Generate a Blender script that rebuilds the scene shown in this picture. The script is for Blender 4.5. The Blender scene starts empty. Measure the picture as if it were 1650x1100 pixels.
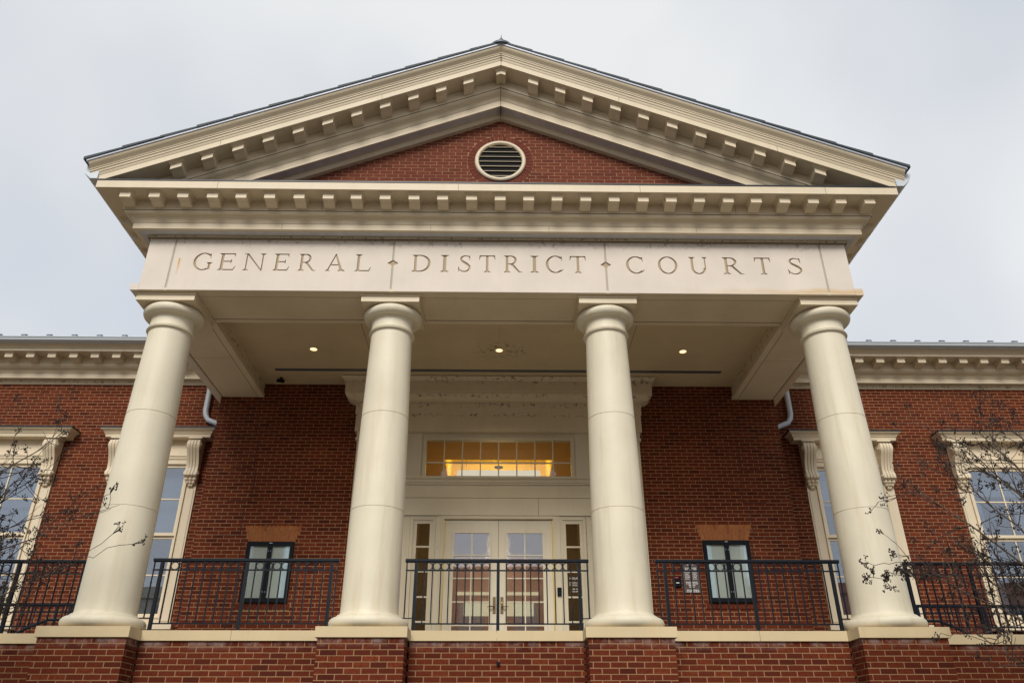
import bpy, bmesh, math, random
from mathutils import Vector, Matrix
random.seed(11)
S = bpy.context.scene
COL = S.collection
R = math.radians

# ------------------------------------------------------------------ camera
CAM_LOC = Vector((0.0223, -10.3861, -1.3702))
PITCH, YAW, ROLL = 0.4875, 0.0167, -0.0012
fwd = Vector((math.sin(YAW)*math.cos(PITCH), math.cos(YAW)*math.cos(PITCH), math.sin(PITCH)))
rgt = Vector((math.cos(YAW), -math.sin(YAW), 0)); upv = rgt.cross(fwd)
r2 = math.cos(ROLL)*rgt + math.sin(ROLL)*upv; u2 = -math.sin(ROLL)*rgt + math.cos(ROLL)*upv
cam = bpy.data.cameras.new('camera'); camo = bpy.data.objects.new('camera', cam); COL.objects.link(camo)
cam.sensor_width = 36; cam.lens = 36*1255.07/1650; cam.clip_end = 3000; cam.clip_start = .05
m3 = Matrix((r2, u2, -fwd)).transposed()
camo.matrix_world = Matrix.Translation(CAM_LOC) @ m3.to_4x4()
S.camera = camo

# ------------------------------------------------------------------ sky, sun, exposure
SUN_EL, SUN_AZ = R(37), R(189)          # azimuth clockwise from +Y: behind the camera, a little left
SKY_OFF = (0, 5, 2)
W = bpy.data.worlds.new('World'); S.world = W; W.use_nodes = True
nt = W.node_tree; nt.nodes.clear()
sky = nt.nodes.new('ShaderNodeTexSky'); sky.sky_type = 'NISHITA'; sky.sun_disc = False
sky.sun_elevation = SUN_EL; sky.sun_rotation = SUN_AZ
tc = nt.nodes.new('ShaderNodeTexCoord')
ns = nt.nodes.new('ShaderNodeTexNoise'); ns.inputs['Scale'].default_value = 1.5; ns.inputs['Detail'].default_value = 4
ns.inputs['Roughness'].default_value = .45
mpp = nt.nodes.new('ShaderNodeMapping'); mpp.inputs['Location'].default_value = SKY_OFF
nt.links.new(tc.outputs['Generated'], mpp.inputs['Vector']); nt.links.new(mpp.outputs['Vector'], ns.inputs['Vector'])
rp = nt.nodes.new('ShaderNodeValToRGB')
rp.color_ramp.elements[0].position = .34; rp.color_ramp.elements[0].color = (.58, .625, .705, 1)
rp.color_ramp.elements[1].position = .62; rp.color_ramp.elements[1].color = (.89, .90, .90, 1)
nt.links.new(ns.outputs['Fac'], rp.inputs['Fac'])
sc = nt.nodes.new('ShaderNodeVectorMath'); sc.operation = 'SCALE'; sc.inputs['Scale'].default_value = 5.5
nt.links.new(rp.outputs['Color'], sc.inputs[0])
mx = nt.nodes.new('ShaderNodeMix'); mx.data_type = 'RGBA'; mx.inputs['Factor'].default_value = .93
nt.links.new(sky.outputs['Color'], mx.inputs['A']); nt.links.new(sc.outputs['Vector'], mx.inputs['B'])
bg = nt.nodes.new('ShaderNodeBackground'); bg.inputs['Strength'].default_value = .1
nt.links.new(mx.outputs['Result'], bg.inputs['Color'])
wo = nt.nodes.new('ShaderNodeOutputWorld'); nt.links.new(bg.outputs['Background'], wo.inputs['Surface'])
sun = bpy.data.lights.new('sun', 'SUN'); sun.energy = 1.5; sun.angle = R(24); sun.color = (1, .965, .90)
suno = bpy.data.objects.new('sun', sun); COL.objects.link(suno)
sd = Vector((math.sin(SUN_AZ)*math.cos(SUN_EL), math.cos(SUN_AZ)*math.cos(SUN_EL), math.sin(SUN_EL)))
suno.rotation_euler = (-sd).to_track_quat('-Z', 'Y').to_euler(); suno.location = sd*60
S.view_settings.view_transform = 'Standard'; S.view_settings.look = 'None'
S.view_settings.exposure = 0.85; S.view_settings.gamma = 1; S.view_settings.use_curve_mapping = False
S.render.engine = 'CYCLES'

# ------------------------------------------------------------------ materials
def new_mat(name):
    m = bpy.data.materials.new(name); m.use_nodes = True
    t = m.node_tree; b = t.nodes['Principled BSDF']
    return m, t, b
def add(t, kind, **kw):
    n = t.nodes.new(kind)
    for k, v in kw.items():
        if k in n.inputs: n.inputs[k].default_value = v
        else: setattr(n, k, v)
    return n
def noise(t, scale, detail=4, rough=.55, stretch=None, offset=None):
    g = add(t, 'ShaderNodeNewGeometry'); v = g.outputs['Position']
    if stretch or offset:
        mp = add(t, 'ShaderNodeMapping')
        if stretch: mp.inputs['Scale'].default_value = stretch
        if offset: mp.inputs['Location'].default_value = offset
        t.links.new(v, mp.inputs['Vector']); v = mp.outputs['Vector']
    n = add(t, 'ShaderNodeTexNoise', Scale=scale, Detail=detail, Roughness=rough)
    t.links.new(v, n.inputs['Vector']); return n.outputs['Fac']
def ramp(t, fac, a, b, ca=(0,0,0,1), cb=(1,1,1,1)):
    r = add(t, 'ShaderNodeValToRGB'); e = r.color_ramp.elements
    e[0].position = a; e[0].color = ca; e[1].position = b; e[1].color = cb
    t.links.new(fac, r.inputs['Fac']); return r.outputs['Color']
def mixc(t, fac, a, b, mode='MIX'):
    n = add(t, 'ShaderNodeMix', data_type='RGBA', blend_type=mode)
    for sock, v in (('Factor', fac), ('A', a), ('B', b)):
        if isinstance(v, (int, float)): n.inputs[sock].default_value = v
        elif isinstance(v, tuple): n.inputs[sock].default_value = v if len(v) == 4 else v+(1,)
        else: t.links.new(v, n.inputs[sock])
    return n.outputs['Result']
def mathn(t, op, a, b=0.0, clamp=False):
    n = add(t, 'ShaderNodeMath', operation=op, use_clamp=clamp)
    for i, v in enumerate((a, b)):
        if isinstance(v, (int, float)): n.inputs[i].default_value = v
        else: t.links.new(v, n.inputs[i])
    return n.outputs[0]
def bump(t, b, fac, strength=.2, dist=.01):
    n = add(t, 'ShaderNodeBump', Strength=strength, Distance=dist)
    t.links.new(fac, n.inputs['Height']); t.links.new(n.outputs['Normal'], b.inputs['Normal'])
def pos(t, axis):
    g = add(t, 'ShaderNodeNewGeometry'); s = add(t, 'ShaderNodeSeparateXYZ'); t.links.new(g.outputs['Position'], s.inputs[0])
    return s.outputs[axis]
def band(t, v, c, w):                       # 1 at c, falling to 0 at distance w
    d = mathn(t, 'ABSOLUTE', mathn(t, 'SUBTRACT', v, c)); return mathn(t, 'SUBTRACT', 1.0, mathn(t, 'DIVIDE', d, w), True)

def painted(name, col, rough=.55, dirt=(.5,.46,.36), streak=True, stain=None, grain=.12, dirt_amt=.35):
    m, t, b = new_mat(name)
    c = mixc(t, ramp(t, noise(t, 1.3, 5), .35, .7), tuple(x*.93 for x in col), tuple(min(1, x*1.04) for x in col))
    if streak:
        s = ramp(t, noise(t, 3.0, 6, .65, (2.2, 2.2, .18)), .52, .78)
        c = mixc(t, mathn(t, 'MULTIPLY', s, dirt_amt), c, tuple(x*y for x, y in zip(col, (.80, .74, .62))))
    sp = ramp(t, noise(t, 38, 3, .6), .66, .74)
    c = mixc(t, mathn(t, 'MULTIPLY', sp, .10), c, tuple(x*.45 for x in col))
    if stain:                               # dark lichen / mildew specks with a shape of their own
        mask = stain(t)
        f = ramp(t, noise(t, 13, 7, .78), .53, .60)
        f2 = mathn(t, 'MULTIPLY', f, mask, True)
        c = mixc(t, mathn(t, 'MULTIPLY', f2, .88), c, (.075, .050, .020))
    t.links.new(c, b.inputs['Base Color'])
    b.inputs['Roughness'].default_value = rough
    bump(t, b, noise(t, 55, 5, .6), grain, .004)
    return m
CREAM = (.68, .57, .405)
M = {}
M['cream'] = painted('cream_paint', CREAM)
M['column'] = painted('column_paint', (.70, .63, .48), .55, grain=.08, dirt_amt=.75)
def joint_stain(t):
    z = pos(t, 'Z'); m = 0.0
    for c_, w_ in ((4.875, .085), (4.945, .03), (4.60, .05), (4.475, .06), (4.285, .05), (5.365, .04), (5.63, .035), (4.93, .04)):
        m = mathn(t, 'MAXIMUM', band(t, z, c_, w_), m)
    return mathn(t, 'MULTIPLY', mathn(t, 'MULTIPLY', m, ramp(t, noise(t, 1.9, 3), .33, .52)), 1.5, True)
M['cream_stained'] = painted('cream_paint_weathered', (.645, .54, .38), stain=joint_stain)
M['ceiling'] = painted('ceiling_paint', (.60, .48, .305), .6, streak=False,
    stain=lambda t: mathn(t, 'MULTIPLY', mathn(t, 'MULTIPLY', band(t, pos(t, 'X'), 0.05, .55), band(t, pos(t, 'Y'), 1.92, .36)), 2.6, True))
M['door'] = painted('door_paint', (.66, .59, .44), .42, grain=.05)
M['siding'] = painted('door_surround_paint', (.63, .555, .40), .5, stain=lambda t: ramp(t, noise(t, 1.1, 3, offset=(4, 2, 1)), .6, .78))
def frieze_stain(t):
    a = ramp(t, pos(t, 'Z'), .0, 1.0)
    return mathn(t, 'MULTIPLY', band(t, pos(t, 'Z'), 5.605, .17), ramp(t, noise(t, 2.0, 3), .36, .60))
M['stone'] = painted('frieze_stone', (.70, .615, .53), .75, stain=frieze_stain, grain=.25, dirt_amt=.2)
t = M['stone'].node_tree; b = t.nodes['Principled BSDF']     # rust run at the left end, ochre wash along the lower right ledge
lk = b.inputs['Base Color'].links[0].from_socket
rx = band(t, mathn(t, 'ADD', pos(t, 'X'), mathn(t, 'MULTIPLY', noise(t, 9, 2), .02)), -4.815, .02); zz_ = pos(t, 'Z')
rz = mathn(t, 'MULTIPLY', mathn(t, 'MULTIPLY', mathn(t, 'SUBTRACT', zz_, 4.93), 3.2, True), mathn(t, 'MULTIPLY', mathn(t, 'SUBTRACT', 5.265, zz_), 40, True))
c = mixc(t, mathn(t, 'MULTIPLY', mathn(t, 'MULTIPLY', rx, rz), 1.5, True), lk, (.60, .30, .05))
ox = ramp(t, pos(t, 'X'), 0, 1)
wash = mathn(t, 'MULTIPLY', band(t, mathn(t, 'ADD', pos(t, 'Z'), mathn(t, 'MULTIPLY', noise(t, 2.2, 2), .12)), 4.79, .075),
             mathn(t, 'SUBTRACT', mathn(t, 'MULTIPLY', pos(t, 'X'), .4), 1.0, True), True)
c = mixc(t, mathn(t, 'MULTIPLY', wash, .75), c, (.58, .37, .13))
t.links.new(c, b.inputs['Base Color'])
M['letter'] = painted('letter_cut', (.44, .34, .22), .8, streak=False, grain=.3)
M['sealant'] = painted('joint_sealant_tan', (.46, .40, .31), .8, streak=False, grain=.3)
M['coping'] = painted('limestone_coping', (.60, .475, .285), .75, grain=.3, dirt_amt=.3)
def simple(name, col, rough=.5, metal=0, var=.12, scale=8, bumpv=.05):
    m, t, b = new_mat(name)
    c = mixc(t, noise(t, scale, 4), tuple(x*(1-var) for x in col), tuple(min(1, x*(1+var)) for x in col))
    t.links.new(c, b.inputs['Base Color']); b.inputs['Roughness'].default_value = rough; b.inputs['Metallic'].default_value = metal
    if bumpv: bump(t, b, noise(t, 60, 3), bumpv, .003)
    return m
def brick_mat(name, lo, mid, hi, eff=0.0):
    m, t, b = new_mat(name)
    oi = add(t, 'ShaderNodeObjectInfo'); g = add(t, 'ShaderNodeNewGeometry')
    r = mathn(t, 'FRACT', mathn(t, 'ADD', oi.outputs['Random'], g.outputs['Random Per Island']))
    rr = add(t, 'ShaderNodeValToRGB'); e = rr.color_ramp.elements
    e[0].position = 0; e[0].color = lo+(1,); e[1].position = 1; e[1].color = hi+(1,)
    x = e.new(.25); x.color = mid+(1,); x = e.new(.8); x.color = tuple(q*1.1 for q in mid)+(1,)
    t.links.new(r, rr.inputs['Fac'])
    c = mixc(t, ramp(t, noise(t, 30, 5, .65), .3, .75), rr.outputs['Color'], tuple(q*.62 for q in mid))
    c = mixc(t, mathn(t, 'MULTIPLY', ramp(t, noise(t, .9, 3), .5, .75), .35), c, tuple(q*.7 for q in mid))
    if eff:                                 # pale bloom of salts under the coping stones
        f = mathn(t, 'MULTIPLY', band(t, pos(t, 'Z'), -.15, .085), ramp(t, noise(t, 5, 5, .7), .42, .62))
        c = mixc(t, mathn(t, 'MULTIPLY', f, eff), c, (.30, .22, .20))
    t.links.new(c, b.inputs['Base Color']); b.inputs['Roughness'].default_value = .8
    b.inputs['Specular IOR Level'].default_value = .12
    bump(t, b, noise(t, 90, 4, .7), .5, .004)
    return m
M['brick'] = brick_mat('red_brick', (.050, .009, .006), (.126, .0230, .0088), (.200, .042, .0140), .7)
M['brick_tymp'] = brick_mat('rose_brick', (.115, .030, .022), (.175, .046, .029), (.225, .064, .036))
M['brick_arch'] = brick_mat('orange_brick', (.27, .080, .028), (.36, .125, .042), (.45, .18, .065))
M['mortar'] = simple('mortar', (.31, .172, .083), .95, var=.2, scale=20, bumpv=.4)
M['dark_line'] = simple('dark_line', (.10, .075, .045), .9, 0, .4, 30)
M['dark_joint'] = simple('sealant_gap_shade', (.05, .02, .014), .9)
M['iron'] = simple('painted_iron', (.0065, .0095, .015), .42, .0, .2)
M['iron'].node_tree.nodes['Principled BSDF'].inputs['Specular IOR Level'].default_value = .18
M['black'] = simple('black_frame', (.004, .006, .010), .55, .0, .2)
M['black'].node_tree.nodes['Principled BSDF'].inputs['Specular IOR Level'].default_value = .12
M['shingle'] = simple('slate_shingle', (.030, .042, .050), .65, 0, .35, 5, .3)
M['drip'] = simple('drip_edge', (.50, .53, .60), .45, .2, .05)
M['gutter'] = simple('gutter_metal', (.52, .56, .60), .5, .1, .06, 3)
M['lead'] = simple('lead_flashing', (.10, .12, .145), .5, .3, .2)
M['flash'] = simple('black_flashing', (.008, .010, .016), .4, .2, .2)
M['vent'] = simple('vent_mesh', (.52, .52, .53), .6, .0, .2)
M['void'] = simple('dark_void', (.008, .007, .006), .9)
M['bronze'] = simple('bronze', (.20, .14, .075), .35, .8, .15)
M['brass'] = simple('brass_strip', (.85, .62, .12), .3, .3, .05)
M['felt'] = simple('grey_felt', (.56, .58, .56), .9, 0, .05, 30)
M['paper'] = simple('pale_blue_paper', (.66, .78, .88), .8, 0, .03)
M['white'] = simple('white_print', (.75, .75, .72), .6, 0, .02)
M['red'] = simple('red_print', (.5, .02, .03), .5, 0, .02)
M['plaque'] = simple('brown_plaque', (.085, .058, .050), .45, .2, .1)
M['floor'] = simple('terrace_concrete', (.23, .20, .165), .85, 0, .15, 3, .2)
M['ochre'] = simple('ochre_plaster', (.50, .26, .03), .8, 0, .08, 2)
M['tray'] = simple('yellow_plaster', (.72, .50, .07), .8, 0, .05, 2)
M['rosewall'] = simple('rose_wall', (.50, .35, .29), .8, 0, .08, 2)
M['wood'] = simple('dark_wood', (.10, .062, .022), .5, 0, .2, 3)
M['lobbyfloor'] = simple('lobby_tile', (.25, .19, .12), .3, 0, .15, 4)
M['bark'] = simple('myrtle_bark', (.10, .075, .055), .85, 0, .35, 14, .4)
M['twig'] = simple('myrtle_twig', (.050, .032, .024), .85, 0, .3, 20, 0)
M['pod'] = simple('seed_pod', (.026, .017, .013), .9, 0, .5, 30, 0)
M['leaf'] = simple('dry_leaf', (.22, .10, .03), .8, 0, .4, 30, 0)
M['ground'] = simple('winter_lawn', (.11, .09, .055), .95, 0, .4, 1.2, .3)
M['asphalt'] = simple('asphalt', (.055, .055, .058), .9, 0, .25, 5, .3)
M['paving'] = simple('concrete_walk', (.28, .26, .23), .9, 0, .12, 3, .2)
M['seam'] = simple('metal_roof', (.30, .33, .37), .4, .5, .1)
M['stonetrim'] = simple('pale_trim', (.75, .70, .58), .8, 0, .1)
M['facade'] = simple('street_brick', (.52, .27, .20), .9, 0, .2, 6)
def glass_mat(name, refl, tint, rough=.01, body=None):
    m = bpy.data.materials.new(name); m.use_nodes = True; t = m.node_tree; t.nodes.clear()
    o = add(t, 'ShaderNodeOutputMaterial'); gl = add(t, 'ShaderNodeBsdfGlossy', Roughness=rough); gl.inputs['Color'].default_value = (.92, .95, 1, 1)
    if body: tr = add(t, 'ShaderNodeBsdfDiffuse'); tr.inputs['Color'].default_value = body+(1,)
    else: tr = add(t, 'ShaderNodeBsdfTransparent'); tr.inputs['Color'].default_value = tint+(1,)
    fr = add(t, 'ShaderNodeFresnel', IOR=1.5)
    f = mathn(t, 'ADD', fr.outputs[0], refl, True)
    # old float glass: very slight waviness
    bp = add(t, 'ShaderNodeBump', Strength=.05, Distance=.01); t.links.new(noise(t, 1.6, 2), bp.inputs['Height']); t.links.new(bp.outputs['Normal'], gl.inputs['Normal'])
    mxs = add(t, 'ShaderNodeMixShader'); t.links.new(f, mxs.inputs[0]); t.links.new(tr.outputs[0], mxs.inputs[1]); t.links.new(gl.outputs[0], mxs.inputs[2])
    t.links.new(mxs.outputs[0], o.inputs['Surface']); return m
M['glass'] = glass_mat('clear_glass', .02, (.93, .95, .93))
M['glass_door'] = glass_mat('coated_glass', .18, (.74, .74, .74))
M['glass_wing'] = glass_mat('window_glass', .17, None, body=(.06, .066, .078))
M['glass_blue'] = glass_mat('window_coated_glass', .17, (.70, .74, .78))
M['blind'] = simple('added_blind', (.62, .63, .64), .9, 0, .04, 6)
M['roomwall'] = simple('dim_room', (.16, .17, .19), .9, 0, .1, 2)
def emit(name, col, st):
    m = bpy.data.materials.new(name); m.use_nodes = True; t = m.node_tree; t.nodes.clear()
    o = add(t, 'ShaderNodeOutputMaterial'); e = add(t, 'ShaderNodeEmission', Strength=st); e.inputs['Color'].default_value = col+(1,)
    t.links.new(e.outputs[0], o.inputs['Surface']); return m
M['lamp'] = emit('downlight_glow', (1, .66, .30), 1.3)
M['panelglow'] = emit('lit_panel_glow', (1, .88, .52), .70)
M['lampwhite'] = emit('lobby_lamp_glow', (1, .84, .62), .42)

# ------------------------------------------------------------------ mesh helpers
class MB:
    def __init__(s): s.v = []; s.f = []; s.m = []
    def box(s, x0, x1, y0, y1, z0, z1, mi=0):
        n = len(s.v)
        s.v += [(x0,y0,z0),(x1,y0,z0),(x1,y1,z0),(x0,y1,z0),(x0,y0,z1),(x1,y0,z1),(x1,y1,z1),(x0,y1,z1)]
        for q in ((0,3,2,1),(4,5,6,7),(0,1,5,4),(1,2,6,5),(2,3,7,6),(3,0,4,7)): s.f.append(tuple(n+i for i in q)); s.m.append(mi)
        return s
    def poly(s, pts, mi=0):
        n = len(s.v); s.v += [tuple(p) for p in pts]; s.f.append(tuple(range(n, n+len(pts)))); s.m.append(mi); return s
    def loft(s, rings, closed=True, caps=True, mi=0):
        n = len(s.v); k = len(rings[0])
        for r in rings: s.v += [tuple(p) for p in r]
        for i in range(len(rings)-1):
            for j in range(k if closed else k-1):
                a = n+i*k+j; b_ = n+i*k+(j+1) % k
                s.f.append((a, b_, b_+k, a+k)); s.m.append(mi)
        if caps:
            s.f.append(tuple(n+j for j in reversed(range(k)))); s.m.append(mi)
            s.f.append(tuple(n+(len(rings)-1)*k+j for j in range(k))); s.m.append(mi)
        return s
    def prism(s, pts, axis, a, b_, mi=0):      # 2D outline extruded along an axis; remaining axes in xyz order
        def P(p, q): return {'x': (q, p[0], p[1]), 'y': (p[0], q, p[1]), 'z': (p[0], p[1], q)}[axis]
        return s.loft([[P(p, a) for p in pts], [P(p, b_) for p in pts]], mi=mi)
    def lathe(s, prof, cx, cy, n=40, mi=0):
        rings = [[(cx+r*math.cos(2*math.pi*i/n), cy+r*math.sin(2*math.pi*i/n), z) for i in range(n)] for r, z in prof]
        return s.loft(rings, mi=mi)
    def tube(s, pts, rad, n=8, mi=0):
        pts = [Vector(p) for p in pts]; rs = rad if isinstance(rad, (list, tuple)) else [rad]*len(pts)
        rings = []; ref = Vector((0, 0, 1))
        for i, p in enumerate(pts):
            d = (pts[min(i+1, len(pts)-1)]-pts[max(i-1, 0)]).normalized()
            if abs(d.dot(ref)) > .95: ref = Vector((1, 0, 0))
            a = d.cross(ref).normalized(); b_ = d.cross(a)
            rings.append([p+(a*math.cos(2*math.pi*k/n)+b_*math.sin(2*math.pi*k/n))*rs[i] for k in range(n)])
        return s.loft(rings, mi=mi)
    def sweep(s, path, prof, mi=0):            # prof: (outward, z); outward lies to the right of the path direction
        path = [Vector(p) for p in path]; rings = []
        for i, p in enumerate(path):
            ds = []
            if i > 0: ds.append((p-path[i-1]).normalized())
            if i < len(path)-1: ds.append((path[i+1]-p).normalized())
            ns_ = [Vector((d.y, -d.x)) for d in ds]
            n_ = ns_[0] if len(ns_) == 1 else (ns_[0]+ns_[1])/(1+ns_[0].dot(ns_[1]))
            rings.append([(p.x+n_.x*o, p.y+n_.y*o, z) for o, z in prof])
        return s.loft(rings, mi=mi)
WORLD = {}
def link(o, parent, wloc):
    COL.objects.link(o); o.parent = parent; WORLD[o.name] = Vector(wloc)
    o.location = Vector(wloc)-(WORLD[parent.name] if parent else Vector((0, 0, 0)))
    return o
def fix(me, mats, smooth):
    bm = bmesh.new(); bm.from_mesh(me); bmesh.ops.recalc_face_normals(bm, faces=bm.faces); bm.to_mesh(me); bm.free()
    for q in mats: me.materials.append(q)
    if smooth is not None:
        me.polygons.foreach_set('use_smooth', [True]*len(me.polygons)); me.set_sharp_from_angle(angle=R(smooth))
def build(mb, name, mats, parent=None, smooth=None, loc=None):
    if not isinstance(mats, (list, tuple)): mats = [mats]
    if loc is None:
        xs = list(zip(*mb.v)); loc = ((min(xs[0])+max(xs[0]))/2, (min(xs[1])+max(xs[1]))/2, min(xs[2]))
    me = bpy.data.meshes.new(name)
    me.from_pydata([(x-loc[0], y-loc[1], z-loc[2]) for x, y, z in mb.v], [], mb.f)
    me.polygons.foreach_set('material_index', mb.m)
    fix(me, [M[q] for q in mats], smooth)
    return link(bpy.data.objects.new(name, me), parent, loc)
def inst(me, name, parent, wloc, scale=None, rot=None):
    o = bpy.data.objects.new(name, me); link(o, parent, wloc)
    if scale: o.scale = scale
    if rot: o.rotation_euler = rot
    return o
def thing(name, label, cat, loc=(0, 0, 0), group=None):
    o = bpy.data.objects.new(name, None); o.empty_display_size = .3; link(o, None, loc)
    o['label'] = label; o['category'] = cat
    if group: o['group'] = group
    return o
def tag(o, label, cat, group=None):
    o['label'] = label; o['category'] = cat
    if group: o['group'] = group
    return o
def struct(o): o['kind'] = 'structure'; return o
def rot_solid(o): return o

# ------------------------------------------------------------------ bricks
BL, BH = .2032, .0677
def bond(u0, u1, z1, n, off=0.0, holes=(), clip=None, gap=.0112, shift=0.0):
    """running bond from the top course down: list of (u0,u1,z0,z1)"""
    out = []
    for i in range(n):
        zt = z1-i*BH; zb = zt-BH+gap; zm = (zt+zb)/2
        lo, hi = u0, u1
        if clip:
            c_ = clip(zt)
            if c_ is None: continue
            lo, hi = max(lo, c_[0]), min(hi, c_[1])
        x = u0-BL*2+shift+(BL/2 if (i % 2) else 0)+off
        while x < hi:
            a, b_ = max(x, lo), min(x+BL-gap, hi)
            segs = [(a, b_)] if b_-a > .02 else []
            for h in holes:
                r = h(zm) if callable(h) else ((h[0], h[1]) if h[2] < zm < h[3] else None)
                if r is None: continue
                ns2 = []
                for p, q in segs:
                    if r[1] <= p or r[0] >= q: ns2.append((p, q)); continue
                    if p < r[0]: ns2.append((p, r[0]))
                    if q > r[1]: ns2.append((r[1], q))
                segs = [w for w in ns2 if w[1]-w[0] > .02]
            out += [(p, q, zb, zt) for p, q in segs]
            x += BL
    return out
_unit = {}
def unit_box(mat):
    if mat not in _unit:
        mb = MB().box(-.5, .5, -.5, .5, -.5, .5); me = bpy.data.meshes.new('brick')
        me.from_pydata(mb.v, [], mb.f); fix(me, [M[mat]], None); _unit[mat] = me
    return _unit[mat]
def lay(bricks, to3, parent, mat, single=0, score=None, field='brickwork'):
    """bricks -> objects of their own (the `single` best) and one joined field for the rest"""
    order = sorted(range(len(bricks)), key=(lambda i: score(bricks[i])) if score else (lambda i: i))
    sing = set(order[:single]); mb = MB()
    for i, (a, b_, z0, z1) in enumerate(bricks):
        pr = random.uniform(-.0025, .003)
        j = [random.uniform(-.0012, .0012) for _ in range(4)]
        x0, x1, y0, y1, zz0, zz1 = to3(a+j[0], b_+j[1], z0+j[2], z1+j[3], pr)
        if i in sing:
            inst(unit_box(mat), 'brick', parent, ((x0+x1)/2, (y0+y1)/2, (zz0+zz1)/2), (x1-x0, y1-y0, zz1-zz0),
                 (0, 0, 0))
        else: mb.box(x0, x1, y0, y1, zz0, zz1)
    if mb.v:
        o = build(mb, field, mat, parent, loc=tuple(WORLD[parent.name])); o['kind'] = 'stuff'
def front(y):  return lambda a, b_, z0, z1, pr: (a, b_, y-pr*.5, y+.05, z0, z1)
def side(x, s): return lambda a, b_, z0, z1, pr: (min(x+s*pr, x-s*.05), max(x+s*pr, x-s*.05), a, b_, z0, z1)
def holed(mb, x0, x1, z0, z1, y0, y1, holes):
    xs = sorted({x0, x1, *[q for h in holes for q in h[:2] if x0 < q < x1]}); zs = sorted({z0, z1, *[q for h in holes for q in h[2:] if z0 < q < z1]})
    for i in range(len(xs)-1):
        run = None
        for k in range(len(zs)-1):
            cx, cz = (xs[i]+xs[i+1])/2, (zs[k]+zs[k+1])/2
            solid = not any(h[0] < cx < h[1] and h[2] < cz < h[3] for h in holes)
            if solid and run is None: run = zs[k]
            if (not solid) and run is not None: mb.box(xs[i], xs[i+1], y0, y1, run, zs[k]); run = None
        if run is not None: mb.box(xs[i], xs[i+1], y0, y1, run, zs[-1])

# ------------------------------------------------------------------ ground
GZ = -3.0
g = MB()
g.poly([(-900, -900, GZ), (900, -900, GZ), (900, 900, GZ), (-900, 900, GZ)])
struct(build(g, 'ground', 'ground', loc=(0, 0, GZ)))
struct(build(MB().box(-60, 60, -13.0, -8.6, GZ-.2, GZ+.09), 'pavement', 'paving'))
struct(build(MB().box(-200, 200, -29, -15.0, GZ-.2, GZ+.02), 'road', 'asphalt'))
struct(build(MB().box(-200, 200, -15.0, -14.8, GZ-.2, GZ+.14), 'kerb', 'paving'))
struct(build(MB().box(-3.2, 3.2, -8.6, -1.2, GZ-.2, GZ+.09), 'path', 'paving'))

# ------------------------------------------------------------------ terrace
AIN, AOUT, BIN, BOUT = 1.075, 2.18, 4.39, 5.51
TZ = -.123                                    # underside of the coping
ter = thing('terrace_wall', 'red brick terrace wall with limestone coping below the columns', 'wall', (0, 0, GZ))
mort = MB()
PF, WF = -.437, -.098
piers = [(-BOUT, -BIN), (-AOUT, -AIN), (AIN, AOUT), (BIN, BOUT)]
spans = [(-12, -BOUT, .20), (-BIN, -AOUT, WF), (-AIN, AIN, WF), (AOUT, BIN, WF), (BOUT, 12, .20)]
NC = 42
for a, b_ in piers:
    mort.box(a+.0325, b_-.0325, PF+.0028, .6, GZ, TZ)
for a, b_, y in spans:
    mort.box(a, b_, y+.0028, .55, GZ, TZ-.002)
tw = build(mort, 'wall_core', 'mortar', ter)
allb = []
for a, b_ in piers:
    p = build(MB().box(a+.06, b_-.06, PF+.05, .4, GZ+.01, TZ-.02), 'pier', 'mortar', ter)
    br = bond(a+.03, b_-.03, TZ-.006, NC, shift=.05)
    lay(br, front(PF), p, 'brick', 40, lambda q: -q[3])
    for s, x in ((-1, a+.03), (1, b_-.03)):
        lay(bond(PF+.012, WF, TZ-.006, NC, off=.07), side(x, s), p, 'brick', 0)
    cp = MB().box(a, b_, PF-.03, .55, TZ, 0)
    build(cp, 'pier_cap', 'coping', ter)
for a, b_, y in spans:
    wl = build(MB().box(a+.05, b_-.05, y+.06, y+.3, GZ+.01, TZ-.03), 'wall_panel', 'mortar', ter)
    lay(bond(a-.03, b_+.03, TZ-.006, NC, shift=.02), front(y), wl, 'brick', 80 if y == WF else 0, lambda q: -q[3])
    n = 2 if y == WF else 4
    for k in range(n):
        w = (b_-a)/n
        xa, xb = a+k*w+(.002 if k else .004), a+(k+1)*w-(.002 if k < n-1 else .004)
        build(MB().box(xa, xb, y-.03, y+.33, TZ, -.003), 'coping_stone', 'coping', ter)
build(MB().box(-12, 12, .5, 4.25, -.25, -.02), 'terrace_floor', 'floor', ter)

# ------------------------------------------------------------------ courthouse
ch = thing('courthouse', 'red brick courthouse with four cream columns under a pediment', 'building', (0, 4, GZ))
WY, GY, BX = 3.39, 4.23, 5.32
CZ = 4.97                                     # porch ceiling
# portico wall
case_l, case_r = (-4.37, -3.56, .905, 1.925), (3.61, 4.43, .92, 1.97)
mb = MB(); holed(mb, -BX+.003, BX-.003, -.02, 5.5, WY+.0028, GY+.2, [(-2.0, 2.0, -.03, 4.3)])
pw = build(mb, 'portico_wall', 'mortar', ch)
def arch_hole(c):
    zt, zb = c[3]+.29, c[3]
    def h(z):
        if zb < z < zt:
            k = (z-zb)/(zt-zb); return (c[0]-.0-.105*k, c[1]+.0+.105*k)
        if c[2]-.115 < z < zb: return (c[0]-(.005 if z > c[2] else .05), c[1]+(.005 if z > c[2] else .05))
    return h
hl = [(-2.5, 2.5, -.1, 5), arch_hole(case_l), arch_hole(case_r)]
br = bond(-BX, BX, CZ-.01, 74, holes=hl)
lay(br, front(WY), pw, 'brick', 300, lambda q: (abs((q[0]+q[1])/2)-3.3)**2*.8+(q[2]-1.6)**2)
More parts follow.
